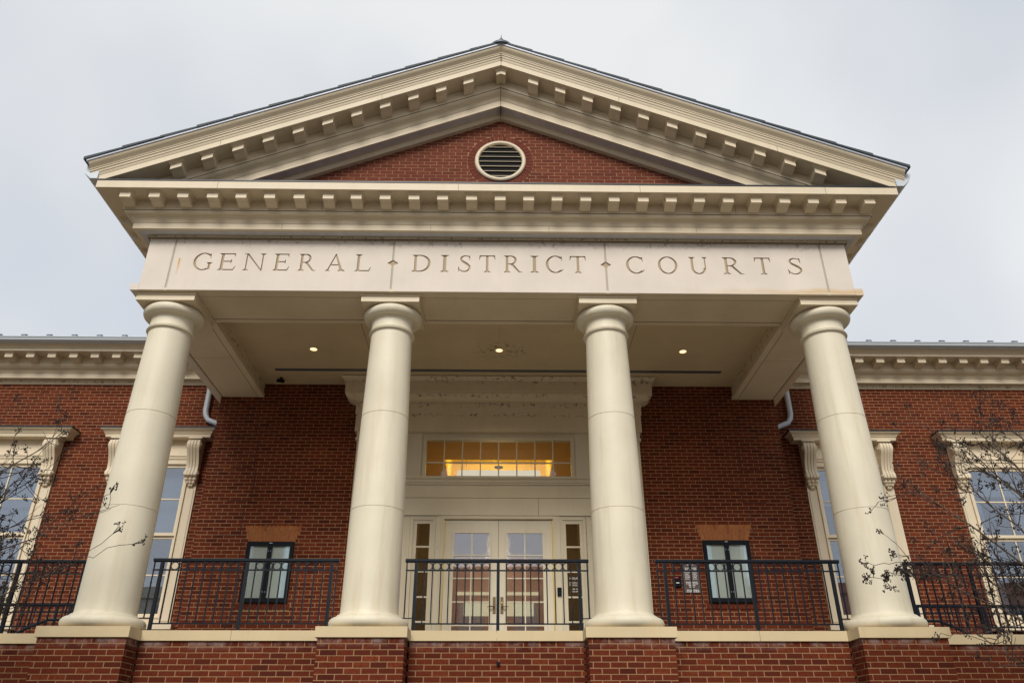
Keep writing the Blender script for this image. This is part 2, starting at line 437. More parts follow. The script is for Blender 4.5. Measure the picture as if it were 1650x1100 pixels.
for s in (-1, 1):
    lay(bond(WY+.012, GY, CZ-.01, 74, off=.06), side(s*BX, s), pw, 'brick', 0)
for c in (case_l, case_r):                    # flat arch of splayed bricks (two rows) and a soldier sill
    n = 13; zb, zm, zt = c[3]+.006, c[3]+.165, c[3]+.29
    for k in range(n):
        for row in range(2):
            za, zc_ = (zb, zm+.02) if k % 2 == 0 else (zb, zm-.055)
            if row: za, zc_ = zc_+.011, zt
            def X(kk, z): e = .105*(z-c[3])/.29; return (c[0]-e)+(c[1]-c[0]+2*e)*kk/n
            pts = [(X(k, za)+.007, za), (X(k+1, za)-.007, za), (X(k+1, zc_)-.007, zc_), (X(k, zc_)+.007, zc_)]
            build(MB().prism(pts, 'y', WY-.004, WY+.05), 'arch_brick', 'brick_arch', pw)
    n = 13; w = (c[1]-c[0]+.1)/n
    for k in range(n):
        x = c[0]-.05+k*w
        inst(unit_box('brick'), 'sill_brick', pw, (x+w/2, WY+.018, c[2]-.058), (w-.01, .07, .098))
# sealed movement joints near the corners
for s in (-1, 1):
    jm = MB(); zz = 4.45; k = 0
    while zz > .1:
        x = s*(BX-.78-(k % 3)*.05); jm.box(x-.006, x+.006, WY-.004, WY+.02, zz-.55, zz); jm.box(min(x, x+s*.42), max(x, x+s*.42), WY-.0042, WY+.02, zz-.556, zz-.546)
        zz -= .62; k += 1
    build(jm, 'movement_joint', 'dark_joint', ch)

# wing walls
WINS = {-1: (-6.64, -9.40), 1: (6.83, 9.79)}
HW = .85
for s in (-1, 1):
    hs = [(c-HW+.1, c+HW-.1, .62, 4.1) for c in WINS[s]]
    mb = MB(); x0, x1 = (BX+.01, 12.6) if s > 0 else (-12.6, -BX-.01)
    holed(mb, x0, x1, -.3, 5.45, GY+.0028, GY+.35, hs)
    ww = build(mb, 'wing_wall', 'mortar', ch)
    lay(bond(x0, x1, 5.315, 80, holes=hs, shift=.03), front(GY), ww, 'brick', 150,
        lambda q: (abs((q[0]+q[1])/2)-8)**2+(q[2]-3.4)**2)

# ---- columns
def column(x):
    shaft = []
    n = 26
    for i in range(n+1):
        u = i/n; z = .17+u*(4.19-.17)
        r = .366-.062*(u**1.5)
        shaft.append((r, z))
    # a thin recess at the drum joints
    pr = []
    for r, z in shaft: pr.append((r, z))
    for zj in (1.515, 2.862):
        u = (zj-.17)/4.02; r = .366-.062*(u**1.5)
        pr += [(r, zj-.006), (r-.006, zj-.003), (r-.006, zj+.003), (r, zj+.006)]
    pr.sort(key=lambda q: q[1])
    pr = [(.39, .165), (.375, .18), (.368, .21)]+[q for q in pr if q[1] > .22]
    c = build(MB().lathe(pr, x, 0, 72), 'column', 'column', ch, 40)
    tb = [(.40, .004)]
    for k in range(13):
        a = -math.pi/2+math.pi*k/12; tb.append((.425+.075*math.cos(a), .075+.071*math.sin(a)))
    tb += [(.418, .150), (.418, .156), (.405, .172), (.385, .176), (.34, .178)]
    build(MB().lathe(tb, x, 0, 72), 'base', 'column', c, 40)
    cp = [(.29, 4.17), (.306, 4.182), (.318, 4.186), (.335, 4.192), (.342, 4.203), (.335, 4.214), (.323, 4.218), (.323, 4.224), (.330, 4.229), (.330, 4.236), (.316, 4.241), (.309, 4.26), (.309, 4.388), (.314, 4.398), (.335, 4.402), (.335, 4.414), (.350, 4.416)]
    for k in range(1, 12):
        a = -math.pi/2+math.pi*.86*k/11; cp.append((.358+.079*math.cos(a), 4.494+.078*math.sin(a)))
    cp += [(.36, 4.571), (.3, 4.572)]
    build(MB().lathe(cp, x, 0, 72), 'capital', 'column', c, 40)
    ab = MB().box(x-.43, x+.43, -.43, .43, 4.568, 4.655).box(x-.448, x+.448, -.448, .448, 4.657, 4.688).box(x-.42, x+.42, -.30, .34, 4.689, 4.712)
    build(ab, 'abacus', 'cream', c)
for x in (-4.94, -1.62, 1.62, 4.94): column(x)

# ---- entablature
FX, FY = 5.332, -.508
YB = 4.75
ent = build(MB().box(-FX+.09, FX-.09, FY+.09, .36, 4.80, 6.15).box(-FX+.09, -4.60, .36, YB, 4.80, 6.15).box(4.60, FX-.09, .36, YB, 4.80, 6.15),
            'entablature', 'cream', ch)
# side boards of the beams, with the projecting ledge that runs back along the block
for s in (-1, 1):
    build(MB().box(min(s*(FX-.09), s*FX), max(s*(FX-.09), s*FX), FY+.1, YB, 4.80, 5.60), 'side_board', 'cream', ent)
    build(MB().box(min(s*(FX+.001), s*(FX+.118)), max(s*(FX+.001), s*(FX+.118)), FY-.002, YB, 4.69, 4.803), 'ledge', 'stone', ent)
    # soffit boards
    build(MB().box(min(s*4.625, s*5.288), max(s*4.625, s*5.288), .37, 1.718, 4.6955, 4.73), 'soffit_panel', 'cream', ent)
    build(MB().box(min(s*4.625, s*5.288), max(s*4.625, s*5.288), 1.726, WY+.02, 4.6955, 4.73), 'soffit_panel', 'cream', ent)
    build(MB().box(min(s*4.503, s*4.61), max(s*4.503, s*4.61), .465, WY+.01, 4.69, 4.76), 'beam_trim', 'cream', ent)
    build(MB().box(min(s*4.525, s*4.60), max(s*4.525, s*4.60), .44, WY+.01, 4.761, CZ+.05), 'beam_side', 'cream_stained', ent)
    build(MB().box(min(s*5.306, s*5.328), max(s*5.306, s*5.328), .37, WY, 4.691, 4.73), 'soffit_bead', 'cream', ent)
build(MB().box(-4.60, 4.60, -.312, .352, 4.6955, 4.735), 'soffit_panel', 'cream', ent)
build(MB().box(-4.505, 4.505, .37, .465, 4.69, 4.76), 'beam_trim', 'cream', ent)
build(MB().box(-4.52, 4.52, .36, .44, 4.761, CZ+.05), 'beam_side', 'cream', ent)
build(MB().box(-FX+.01, FX-.01, FY+.005, -.330, 4.691, 4.74), 'soffit_board', 'cream', ent)

[build(MB().box(*q_), 'gap_shade_strip', 'dark_joint', ent) for q_ in ((-4.6, 4.6, -.3295, -.3125, 4.702, 4.72), (-4.5, 4.5, .3525, .3695, 4.702, 4.72))]  # dark strips fill the board gaps, colouring in their shade and dirt
for s in (-1, 1): [build(MB().box(*q_), 'gap_shade_strip', 'dark_joint', ent) for q_ in ((min(s*4.611, s*4.6245), max(s*4.611, s*4.6245), .46, WY-.01, 4.702, 4.72), (min(s*5.2885, s*5.3055), max(s*5.2885, s*5.3055), .46, WY-.01, 4.702, 4.72))]
# carved frieze stones --------------------------------------------------------
def stroke(pts, ws):
    pts = [Vector(p) for p in pts]; L_, R_ = [], []
    for i, p in enumerate(pts):
        d = (pts[min(i+1, len(pts)-1)]-pts[max(i-1, 0)]).normalized(); n = Vector((-d.y, d.x))
        w = ws[i] if isinstance(ws, list) else ws
        L_.append(p+n*w/2); R_.append(p-n*w/2)
    return [tuple(q) for q in L_+R_[::-1]]
def arc(cx, cy, rx, ry, a0, a1, w0, w1, n=22):
    """elliptical stroke; thickness w1 where the stroke runs upright, w0 where it lies flat"""
    out, inn = [], []
    for i in range(n+1):
        a = R(a0+(a1-a0)*i/n); w = w0+(w1-w0)*abs(math.cos(a))**1.3
        out.append((cx+rx*math.cos(a), cy+ry*math.sin(a))); inn.append((cx+(rx-w)*math.cos(a), cy+(ry-min(w, w0*1.6))*math.sin(a)))
    return out+inn[::-1]
def stem(x, t_=.125, y0=0, y1=1, top=True, bot=True, e=.10):
    P = [[(x-t_/2, y0), (x+t_/2, y0), (x+t_/2, y1), (x-t_/2, y1)]]
    if bot: P.append([(x-t_/2-e, y0), (x+t_/2+e, y0), (x+t_/2+e, y0+.025), (x+t_/2-.01, y0+.09), (x-t_/2+.01, y0+.09), (x-t_/2-e, y0+.025)])
    if top: P.append([(x-t_/2-e, y1), (x-t_/2-e, y1-.025), (x-t_/2+.01, y1-.09), (x+t_/2-.01, y1-.09), (x+t_/2+e, y1-.025), (x+t_/2+e, y1)])
    return P
def glyph(ch_):
    T, th = .125, .06
    if ch_ == 'I': return stem(.17), .34
    if ch_ == 'L': return stem(.2)+[[(.2, 0), (.76, 0), (.83, .24), (.80, .24), (.73, th), (.2, th)]], .83
    if ch_ == 'E': return stem(.2)+[[(.2, 0), (.76, 0), (.84, .24), (.81, .24), (.73, th), (.2, th)], [(.2, 1), (.2, 1-th), (.70, 1-th), (.75, .80), (.78, .80), (.76, 1)],
                                 [(.2, .49), (.58, .49), (.60, .41), (.63, .41), (.63, .64), (.60, .64), (.58, .55), (.2, .55)]], .84
    if ch_ == 'T': return stem(.42, top=False)+[[(.03, 1), (.0, .74), (.03, .74), (.10, 1-th), (.74, 1-th), (.81, .74), (.84, .74), (.81, 1)]], .84
    if ch_ == 'N': return stem(.15, .06, top=False)+stem(.90, .06, bot=False)+[[(.0, 1), (.20, 1), (.93, -.02), (.87, -.02), (.12, .96), (.0, .97)]], 1.05
    if ch_ == 'A': return [[(.08, 0), (.14, 0), (.50, .93), (.46, 1)], [(.44, 1.02), (.50, 1.02), (.90, 0), (.75, 0)], [(.24, .33), (.72, .33), (.71, .39), (.26, .39)],
                           [(0, 0), (.24, 0), (.24, .025), (.14, .08), (.10, .08), (0, .025)], [(.64, 0), (1, 0), (1, .025), (.89, .09), (.74, .09), (.64, .025)]], 1.0
    if ch_ == 'R': return stem(.2)+[arc(.40, .735, .30, .265, -90, 90, .055, .12), [(.2, .945), (.42, .945), (.42, 1), (.2, 1)], [(.2, .47), (.42, .47), (.42, .525), (.2, .525)],
                                 [(.36, .50), (.52, .50), (.86, .05), (1.0, .02), (1.0, 0), (.80, 0)]], 1.0
    if ch_ == 'D': return stem(.2)+[arc(.42, .5, .53, .5, -90, 90, .055, .13), [(.2, .945), (.44, .945), (.44, 1), (.2, 1)], [(.2, 0), (.44, 0), (.44, .055), (.2, .055)]], .97
    if ch_ == 'O': return [arc(.5, .5, .5, .52, 0, 181, .055, .13, 30), arc(.5, .5, .5, .52, 180, 361, .055, .13, 30)], 1.0
    if ch_ == 'C': return [arc(.52, .5, .52, .52, 48, 312, .055, .14, 36), [(.80, .93), (.88, .98), (.90, .70), (.87, .70), (.83, .84)], stroke([(.80, .09), (.90, .15), (.95, .21)], [.06, .04, .025])], .95
    if ch_ == 'G': return [arc(.52, .5, .52, .52, 48, 300, .055, .14, 36), [(.80, .93), (.88, .98), (.90, .70), (.87, .70), (.83, .84)], stem(.86, .12, .06, .45, True, False, .09)[0],
                           stem(.86, .12, .06, .45, True, False, .09)[1], [(.74, .02), (.92, .08), (.92, .14), (.76, .08)]], 1.02
    if ch_ == 'U': return stem(.18, .12, .30, 1, True, False)+stem(.84, .06, .30, 1, True, False)+[arc(.495, .34, .375, .36, 180, 361, .06, .12, 22)], 1.02
    if ch_ == 'S':
        p = [(.60, .86), (.48, .955), (.33, .97), (.19, .90), (.145, .78), (.19, .66), (.33, .56), (.47, .46), (.575, .35), (.585, .21), (.50, .09), (.35, .03), (.20, .05), (.07, .16)]
        w = [.03, .05, .06, .085, .10, .115, .13, .135, .115, .10, .085, .06, .055, .03]
        return [stroke(p, w), [(.56, .98), (.60, .98), (.62, .70), (.59, .70), (.55, .84)], [(.06, .02), (.02, .02), (.01, .30), (.04, .30), (.09, .14)]], .66
TXT = [('G', -4.608, -4.32), ('E', -4.245, -3.969), ('N', -3.862, -3.528), ('E', -3.416, -3.165), ('R', -3.041, -2.762), ('A', -2.622, -2.327), ('L', -2.192, -1.938),
       ('D', -1.332, -1.038), ('I', -.895, -.766), ('S', -.627, -.432), ('T', -.312, -.061), ('R', .056, .346), ('I', .463, .595), ('C', .703, .965), ('T', 1.063, 1.315),
       ('C', 1.922, 2.194), ('O', 2.408, 2.701), ('U', 2.875, 3.179), ('R', 3.383, 3.71), ('T', 3.882, 4.136), ('S', 4.382, 4.608)]
LZ0, LZ1 = 5.045, 5.347
joints = [-FX, -4.935, -1.613, 1.613, 4.935, FX]
for k in range(5):
    xa, xb = joints[k]+(.016 if k else 0), joints[k+1]-(.016 if k < 4 else 0)
    pm = MB().box(xa, xb, FY, FY+.1, 4.695, 5.592)
    panel = build(pm, 'frieze_stone', ['stone', 'letter'], ent, loc=((xa+xb)/2, FY, 4.695))
    polys = []
    for c_, a, b_ in TXT:
        if xa < (a+b_)/2 < xb:
            P, w = glyph(c_)
            for q in P: polys.append([(a+(b_-a)*u/w, LZ0+(LZ1-LZ0)*v) for u, v in q])
    for jx in (-1.613, 1.613):
        if abs(xa-.016-jx) < .02: polys.append([(jx-.02, 5.195-.072), (jx+.082, 5.195), (jx-.02, 5.195+.072)])
        if abs(xb+.016-jx) < .02: polys.append([(jx+.02, 5.195-.072), (jx+.02, 5.195+.072), (jx-.082, 5.195)])
    if polys:
        cb = bpy.data.meshes.new('cut'); cm = MB()
        for i, q in enumerate(polys): cm.prism(q, 'y', FY-.02-.0003*(i % 7), FY+.019+.0004*(i % 9))
        loc = WORLD[panel.name]
        cb.from_pydata([(x-loc.x, y-loc.y, z-loc.z) for x, y, z in cm.v], [], cm.f); fix(cb, [M['letter']], None)
        co = bpy.data.objects.new('cut', cb); COL.objects.link(co); co.location = loc
        bpy.context.view_layer.update()
        md = panel.modifiers.new('carve', 'BOOLEAN'); md.operation = 'DIFFERENCE'; md.object = co; md.solver = 'EXACT'; md.use_self = True; md.material_mode = 'TRANSFER'
        dg = bpy.context.evaluated_depsgraph_get(); dg.update()
        nm = bpy.data.meshes.new_from_object(panel.evaluated_get(dg)); panel.modifiers.remove(md)
        old = panel.data; panel.data = nm; nm.name = 'frieze_stone'
        bpy.data.meshes.remove(old); bpy.data.objects.remove(co); bpy.data.meshes.remove(cb)
    for jx in ([joints[k+1]] if k < 4 else []):
        if abs(jx) < 2:
            [build(MB().box(*q_), 'sealant_joint', 'sealant', ent) for q_ in ((jx-.0155, jx+.0155, FY+.007, FY+.07, 4.697, 5.138), (jx-.0155, jx+.0155, FY+.007, FY+.07, 5.252, 5.59))]
            build(MB().box(jx-.0155, jx+.0155, FY+.021, FY+.07, 5.139, 5.251), 'diamond_core', 'letter', ent)
        else: build(MB().box(jx-.0155, jx+.0155, FY+.007, FY+.07, 4.697, 5.59), 'sealant_joint', 'sealant', ent)

# cornice round front and sides -------------------------------------------------
U = [(-FX, YB), (-FX, FY), (FX, FY), (FX, YB)]
U = U[::-1]                                     # outward to the right of travel
def chk(path):                                   # make sure outward is away from the building
    return path
cornice = build(MB().sweep(U[::-1], [(-.05, 5.60), (.022, 5.600), (.028, 5.612), (.034, 5.640), (.036, 5.648), (-.05, 5.648)]), 'cornice', 'cream_stained', ch)
bed = [(-.05, 5.652), (.04, 5.652), (.209, 5.648), (.209, 5.748), (.214, 5.752), (.224, 5.775), (.240, 5.805), (.260, 5.822), (.272, 5.824), (.272, 5.833), (.292, 5.838), (.318, 5.852), (.338, 5.874), (.343, 5.888), (.352, 5.89), (.352, 6.062), (-.05, 6.062)]
build(MB().sweep(U[::-1], bed), 'bed_moulding', 'cream', cornice, 25)
for o_, z_ in ((.353, 5.8895), (.2105, 5.7495), (.036, 5.6015)):
    build(MB().sweep(U[::-1], [(o_-.02, z_-.0025), (o_, z_-.0025), (o_, z_+.0025), (o_-.02, z_+.0025)]), 'crease_line', 'dark_line', cornice)  # thin dark strip along each moulding crease
build(MB().sweep(U[::-1], [(.052, 5.6475), (.150, 5.6455), (.150, 5.650), (.052, 5.651)]), 'soffit_vent', 'vent', cornice)
build(MB().sweep(U[::-1], [(-.05, 6.062), (.352, 6.062), (.352, 6.055), (.368, 6.052), (.368, 6.062), (.659, 6.060), (.659, 6.186), (-.05, 6.19)]), 'corona', 'cream', cornice)
build(MB().box(-5.97, 5.97, -1.175, -.40, 6.190, 6.212), 'shelf_flashing', 'flash', cornice)
for s in (-1, 1): build(MB().box(min(s*5.35, s*5.62), max(s*5.35, s*5.62), -1.10, -.92, 6.213, 6.26), 'corner_flashing', 'lead', cornice)
for x in (-3.3, -1.05, .75, 3.0): [build(MB().box(*q_), 'board_joint', 'dark_line', cornice) for q_ in ((x-.002, x+.002, FY-.2105, FY-.2, 5.652, 5.747), (x+.6-.002, x+.6+.002, FY-.3535, FY-.34, 5.892, 6.05))]
for x in (-4.2, -.62, 2.1, 4.9): build(MB().box(x-.002, x+.002, -1.1685, -1.16, 6.061, 6.185), 'corona_joint', 'dark_joint', cornice)
# modillions
def modillion_mesh():
    mb = MB(); w = .080
    mb.box(-w, w, -.230, .01, -.112, -.028)       # block (front face to -y), origin under the soffit at the board
    mb.box(-w-.013, w+.013, -.243, .01, -.0275, -.0165).box(-w-.026, w+.026, -.256, .01, -.0160, .004)
    mb.prism([(-.0, -.1405), (-.055, -.140), (-.12, -.127), (-.16, -.1125), (.0, -.1125)], 'x', -w, w)
    me = bpy.data.meshes.new('modillion'); me.from_pydata(mb.v, [], mb.f); fix(me, [M['cream']], None); return me
MOD = modillion_mesh()
for k in range(-13, 14):
    inst(MOD, 'modillion', cornice, (k*.4285+random.uniform(-.006, .006), FY-.352, 6.0595+random.uniform(-.0015, .0005)), rot=(0, 0, R(random.uniform(-1, 1))))
for s in (-1, 1):
    for k in range(12):
        inst(MOD, 'modillion', cornice, (s*(FX+.352), FY+.18+k*.4285, 6.060), rot=(0, 0, R(90)*s))

# raking cornice
SL = .4167; ZA = 8.673
def rake(s, prof, x1, name, mat, parent, clip=True, sm=None):
    mb = MB()
    rings = [[(0.0005*s, y, ZA+dz) for y, dz in prof], [(s*x1, y, ZA+dz-SL*x1) for y, dz in prof]]
    mb.loft(rings)
    o = build(mb, name, mat, parent, None, loc=(0, 0, 0) if parent is None else tuple(WORLD[parent.name]))
    if clip:
        bm = bmesh.new(); bm.from_mesh(o.data)
        z = 6.213-WORLD[o.name].z
        r = bmesh.ops.bisect_plane(bm, geom=bm.verts[:]+bm.edges[:]+bm.faces[:], plane_co=(0, 0, z), plane_no=(0, 0, 1), clear_inner=True)
        es = [e for e in bm.edges if e.is_boundary]
        if es: bmesh.ops.holes_fill(bm, edges=es)
        bmesh.ops.recalc_face_normals(bm, faces=bm.faces); bm.to_mesh(o.data); bm.free()
    if sm:
        o.data.polygons.foreach_set('use_smooth', [True]*len(o.data.polygons)); o.data.set_sharp_from_angle(angle=R(sm))
    return o
RX = 6.12
for s in (-1, 1):
    rk = rake(s, [(-.30, -.02), (-.30, .10), (-1.168, .10), (-1.168, 0), (-.86, 0), (-.86, -.004)], RX, 'raking_cornice', 'cream', ch)
    rake(s, [(-.40, .0), (-.86, 0), (-.86, -.190), (-.851, -.192), (-.847, -.206), (-.828, -.228), (-.80, -.243), (-.780, -.250), (-.780, -.258), (-.768, -.262), (-.746, -.283), (-.730, -.312), (-.724, -.326),
             (-.717, -.330), (-.717, -.462), (-.55, -.464), (-.40, -.462)], RX, 'bed_moulding', 'cream', rk, True, 25)
    rake(s, [(-.40, -.466), (-.545, -.466), (-.530, -.50), (-.515, -.538), (-.40, -.538)], RX, 'lower_moulding', 'cream', rk)
    for y_, dz in ((-.861, -.1905), (-.718, -.3295)):
        rake(s, [(y_, dz-.003), (y_, dz+.002), (y_+.02, dz+.002), (y_+.02, dz-.003)], RX, 'crease_line', 'dark_line', rk)  # same dark strips along the raking creases
    rake(s, [(-.565, -.4655), (-.69, -.4665), (-.69, -.462), (-.565, -.462)], RX, 'soffit_vent', 'vent', rk)
    rake(s, [(-.30, .102), (-1.172, .102), (-1.180, .118), (-1.186, .148), (-1.196, .150), (-1.196, .162), (-1.206, .186), (-1.216, .188), (-1.216, .212), (-1.226, .214), (-1.230, .228), (-1.245, .245), (-1.268, .262),
             (-1.286, .280), (-1.297, .300), (-1.300, .318), (-.30, .318)], RX, 'cymatium', 'cream', rk, True, 25)
    rake(s, [(-.3, .3195), (-1.318, .3195), (-1.318, .332), (-1.322, .345), (-.3, .345)], RX+.03, 'drip_edge', 'drip', rk)
    sm_ = MOD.copy(); sm_.transform(Matrix(((1, 0, 0, 0), (0, 1, 0, 0), (-SL*s, 0, 1, 0), (0, 0, 0, 1))))
    for k in range(11):
        xx = .53+k*.44
        inst(sm_, 'modillion', rk, (s*xx, -.861, ZA-SL*xx-.001))
    for xx in (1.9, 4.3):
        rake_j = MB().loft([[(s*(xx+a), -1.1695, ZA-SL*(xx+a)+dz) for a, dz in ((-.002, .001), (.002, .001), (.002, .099), (-.002, .099))], [(s*(xx+a), -1.16, ZA-SL*(xx+a)+dz) for a, dz in ((-.002, .001), (.002, .001), (.002, .099), (-.002, .099))]])
        build(rake_j, 'corona_joint', 'dark_joint', rk)
# apex modillion (peaked) and mitre line
mb = MB(); w = .075
def peak(z): return [(-w, z-SL*w), (0, z), (w, z-SL*w)]
mb.prism([(-w, -.03-SL*w), (0, -.03), (w, -.03-SL*w), (w, -.105-SL*w), (0, -.105), (-w, -.105-SL*w)], 'y', -.225, .0)
w2 = w+.022; mb.prism([(-w2, .002-SL*w2), (0, .002), (w2, .002-SL*w2), (w2, -.029-SL*w2), (0, -.029), (-w2, -.029-SL*w2)], 'y', -.247, 0)
am = build(mb, 'apex_modillion', 'cream', ch, loc=(0, 0, 0)); am.location += Vector((0, -.861, ZA-.002))
build(MB().box(-.004, .004, -1.19, -.52, ZA-.53, ZA-.47).box(-.004, .004, -.7195, -.60, ZA-.468, ZA-.33).box(-.003, .003, -1.170, -1.0, ZA+.001, ZA+.10).box(-.003, .003, -1.2185, -1.0, ZA+.10, ZA+.215).box(-.003, .003, -.866, -.70, ZA-.19, ZA-.13), 'mitre_joint', 'dark_joint', ch)

# tympanum
TY = -.44
ty = build(MB().prism([(-4.9, 6.15), (4.9, 6.15), (0, 8.19)], 'y', TY+.0028, TY+.20), 'tympanum', 'mortar', ch)
VC = 7.252
def tclip(z):
    h = (ZA-.50-z)/SL+.03
    return (-h, h) if h > .03 else None
def vhole(z):
    d = .548**2-(z-VC)**2
    return (-math.sqrt(d), math.sqrt(d)) if d > 0 else None
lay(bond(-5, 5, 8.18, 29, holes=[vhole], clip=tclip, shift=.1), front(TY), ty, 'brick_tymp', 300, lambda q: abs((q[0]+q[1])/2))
# round louvred vent
vt = MB(); n = 64
vent = build(MB().loft([[(r*math.cos(2*math.pi*i/n), y, VC+r*math.sin(2*math.pi*i/n)) for i in range(n)] for r, y in ((.355, TY+.06), (.355, TY-.03), (.368, TY-.045), (.400, TY-.045), (.418, TY-.03), (.418, TY+.06))], caps=False), 'round_vent', 'cream', ch, 35)
build(MB().prism([(.36*math.cos(2*math.pi*i/n), VC+.36*math.sin(2*math.pi*i/n)) for i in range(n)], 'y', TY+.001, TY+.004), 'backing', 'void', vent)
for k in range(7):
    z = VC-.31+k*.101; h = math.sqrt(max(0, .352**2-(z-VC)**2))
    if h > .05: build(MB().prism([(TY-.030, z-.012), (TY-.028, z-.017), (TY+.0, z+.010), (TY-.002, z+.015)], 'x', -h, h), 'slat', 'cream', vent)
nb = 46
for k in range(nb):
    a0, a1 = 2*math.pi*(k+.07)/nb, 2*math.pi*(k+.93)/nb
    pts = [(r*math.cos(a), VC+r*math.sin(a)) for r, a in ((.424, a0), (.424, a1), (.541, a1), (.541, a0))]
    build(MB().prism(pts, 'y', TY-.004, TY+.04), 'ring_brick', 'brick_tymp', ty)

# roof of the portico
YR = 9.0
roof = MB()
for s in (-1, 1):
    roof.loft([[(0, y, ZA+.35), (s*6.17, y, ZA+.35-SL*6.17), (s*6.17, y, ZA+.33-SL*6.17), (0, y, ZA+.33)] for y in (-1.30, YR)])
rf = build(roof, 'roof', 'shingle', ch)
for s in (-1, 1):
    n = 12; d = 6.19/n
    for k in range(n):
        xa, xb = 6.19-k*d, 6.19-(k+1)*d-.06
        xb = max(xb, 0)
        pts = [(s*xa, ZA+.350-SL*xa), (s*xa, ZA+.400-SL*xa), (s*xb, ZA+.376-SL*xb), (s*xb, ZA+.352-SL*xb)]
        build(MB().prism(pts, 'y', -1.335+random.uniform(-.004, .004), YR), 'shingle_course', 'shingle', rf)
rc = MB().prism([(-.17, ZA+.34), (-.15, ZA+.375), (0, ZA+.445), (.15, ZA+.375), (.17, ZA+.34), (0, ZA+.40)], 'y', -1.28, YR)
build(rc, 'ridge_cap', 'lead', rf)
fn = MB().lathe([(.20, ZA+.33), (.20, ZA+.365), (.165, ZA+.395), (.105, ZA+.44), (.055, ZA+.485), (.026, ZA+.525), (.020, ZA+.54), (.036, ZA+.552), (.040, ZA+.575), (.028, ZA+.60), (.009, ZA+.62), (.004, ZA+.70)], 0, -1.17, 24)
build(fn, 'finial', 'lead', rf, 40)
# eaves gutters of the portico
for s in (-1, 1):
    pts = [(s*5.99, 6.20), (s*6.09, 6.20), (s*6.20, 6.30), (s*6.25, 6.42), (s*6.26, 6.44), (s*6.245, 6.44), (s*6.235, 6.425), (s*6.19, 6.315), (s*6.08, 6.215), (s*6.0, 6.215), (s*6.0, 6.44), (s*5.99, 6.44)]
    gt = build(MB().prism(pts, 'y', -1.19, YB+2), 'gutter', 'gutter', ch)
    build(MB().prism([(s*5.99, 6.201), (s*6.09, 6.201), (s*6.20, 6.301), (s*6.258, 6.44), (s*5.99, 6.44)], 'y', -1.197, -1.188), 'end_cap', 'gutter', gt)
    build(MB().prism([(s*5.6, 6.19), (s*5.99, 6.19), (s*5.99, 6.44), (s*5.6, 6.55)], 'y', -.95, YB+2), 'eave_board', 'cream', gt)

# porch ceiling
mb = MB().box(-4.6, 4.6, .42, WY+.05, CZ, CZ+.06)
ceil = build(mb, 'ceiling', 'ceiling', ch)
[build(MB().box(*q_), 'board_seam', 'dark_line', ceil) for q_ in ((-.0012, .0012, .47, 1.5, CZ-.002, CZ+.01), (-2.303, -2.297, .47, 2.69, CZ-.003, CZ+.01), (2.297, 2.303, .47, 2.69, CZ-.003, CZ+.01))]
build(MB().box(-4.17, 4.17, 2.695, 2.79, CZ-.006, CZ-.001), 'ceiling_vent', 'lead', ceil)
for x, nm in ((-3.28, 'left'), (0, 'middle'), (3.27, 'right')):
    rl = thing('recessed_light', {'left': 'lit warm round downlight in the porch ceiling nearest the left beam', 'middle': 'lit round downlight ringed by brown stains at the middle of the porch ceiling',
               'right': 'lit warm round downlight in the porch ceiling nearest the right beam'}[nm], 'ceiling light', (x, 1.9, CZ), 'downlights in the porch ceiling')
    build(MB().lathe([(.062, CZ-.003), (.062, CZ-.010), (.085, CZ-.012), (.092, CZ-.004), (.092, CZ-.002), (.07, CZ-.002)], x, 1.9, 28), 'trim_ring', 'cream', rl)
    build(MB().lathe([(.058, CZ-.002), (.058, CZ-.008), (.01, CZ-.009)], x, 1.9, 24), 'lens', 'lamp', rl)
    li = bpy.data.lights.new('downlight', 'SPOT'); li.energy = 24; li.color = (1, .74, .42); li.spot_size = R(120); li.spot_blend = .7; li.shadow_soft_size = .05
    lo = bpy.data.objects.new('downlight', li); link(lo, rl, (x, 1.9, CZ-.03))

# ---- door surround
SP = 2.53
path = [(-SP, WY+.05), (-SP, WY), (SP, WY), (SP, WY+.05)]
sur = build(MB().sweep(path, [(-.3, 3.955), (.15, 3.955), (.15, 4.296), (.158, 4.30), (.165, 4.302), (.165, 4.49), (.185, 4.495), (.185, 4.508), (-.3, 4.51)]), 'door_surround', 'cream_stained', ch)
build(MB().sweep(path, [(-.3, 4.512), (.205, 4.512), (.205, 4.528), (.245, 4.535), (.295, 4.558), (.335, 4.592), (.352, 4.62), (.36, 4.63), (.36, 4.685), (.363, 4.688), (.363, 4.884), (-.3, 4.885)]), 'cornice_board', 'cream_stained', sur, 25)
build(MB().sweep(path, [(-.3, 4.886), (.372, 4.886), (.380, 4.893), (.40, 4.905), (.43, 4.925), (.45, 4.945), (.45, CZ-.012), (-.3, CZ-.012)]), 'crown', 'cream_stained', sur, 25)
for s in (-1, 1):
    def bxs(a, b_, y0, y1, z0, z1, nm, mt, par=sur): return build(MB().box(min(s*a, s*b_), max(s*a, s*b_), y0, y1, z0, z1), nm, mt, par)
    pl = bxs(2.06, 2.62, WY-.13, WY+.1, .22, 3.78, 'pilaster', 'siding')
    bxs(2.03, 2.65, WY-.145, WY+.1, -.02, .219, 'pilaster_base', 'siding')
    bxs(2.03, 2.65, WY-.15, WY+.1, 3.781, 3.83, 'pilaster_cap', 'siding'); bxs(2.04, 2.635, WY-.14, WY+.1, 3.831, 3.954, 'pilaster_neck', 'siding')
    bxs(1.42, 2.06, WY-.045, WY+.06, 3.105, 3.954, 'side_panel', 'siding')
    bxs(1.56, 2.06, WY-.02, WY+.08, -.02, 2.398, 'jamb_panel', 'siding')
    bxs(1.012, 1.10, WY-.03, WY+.09, -.02, 2.398, 'mullion_board', 'siding')
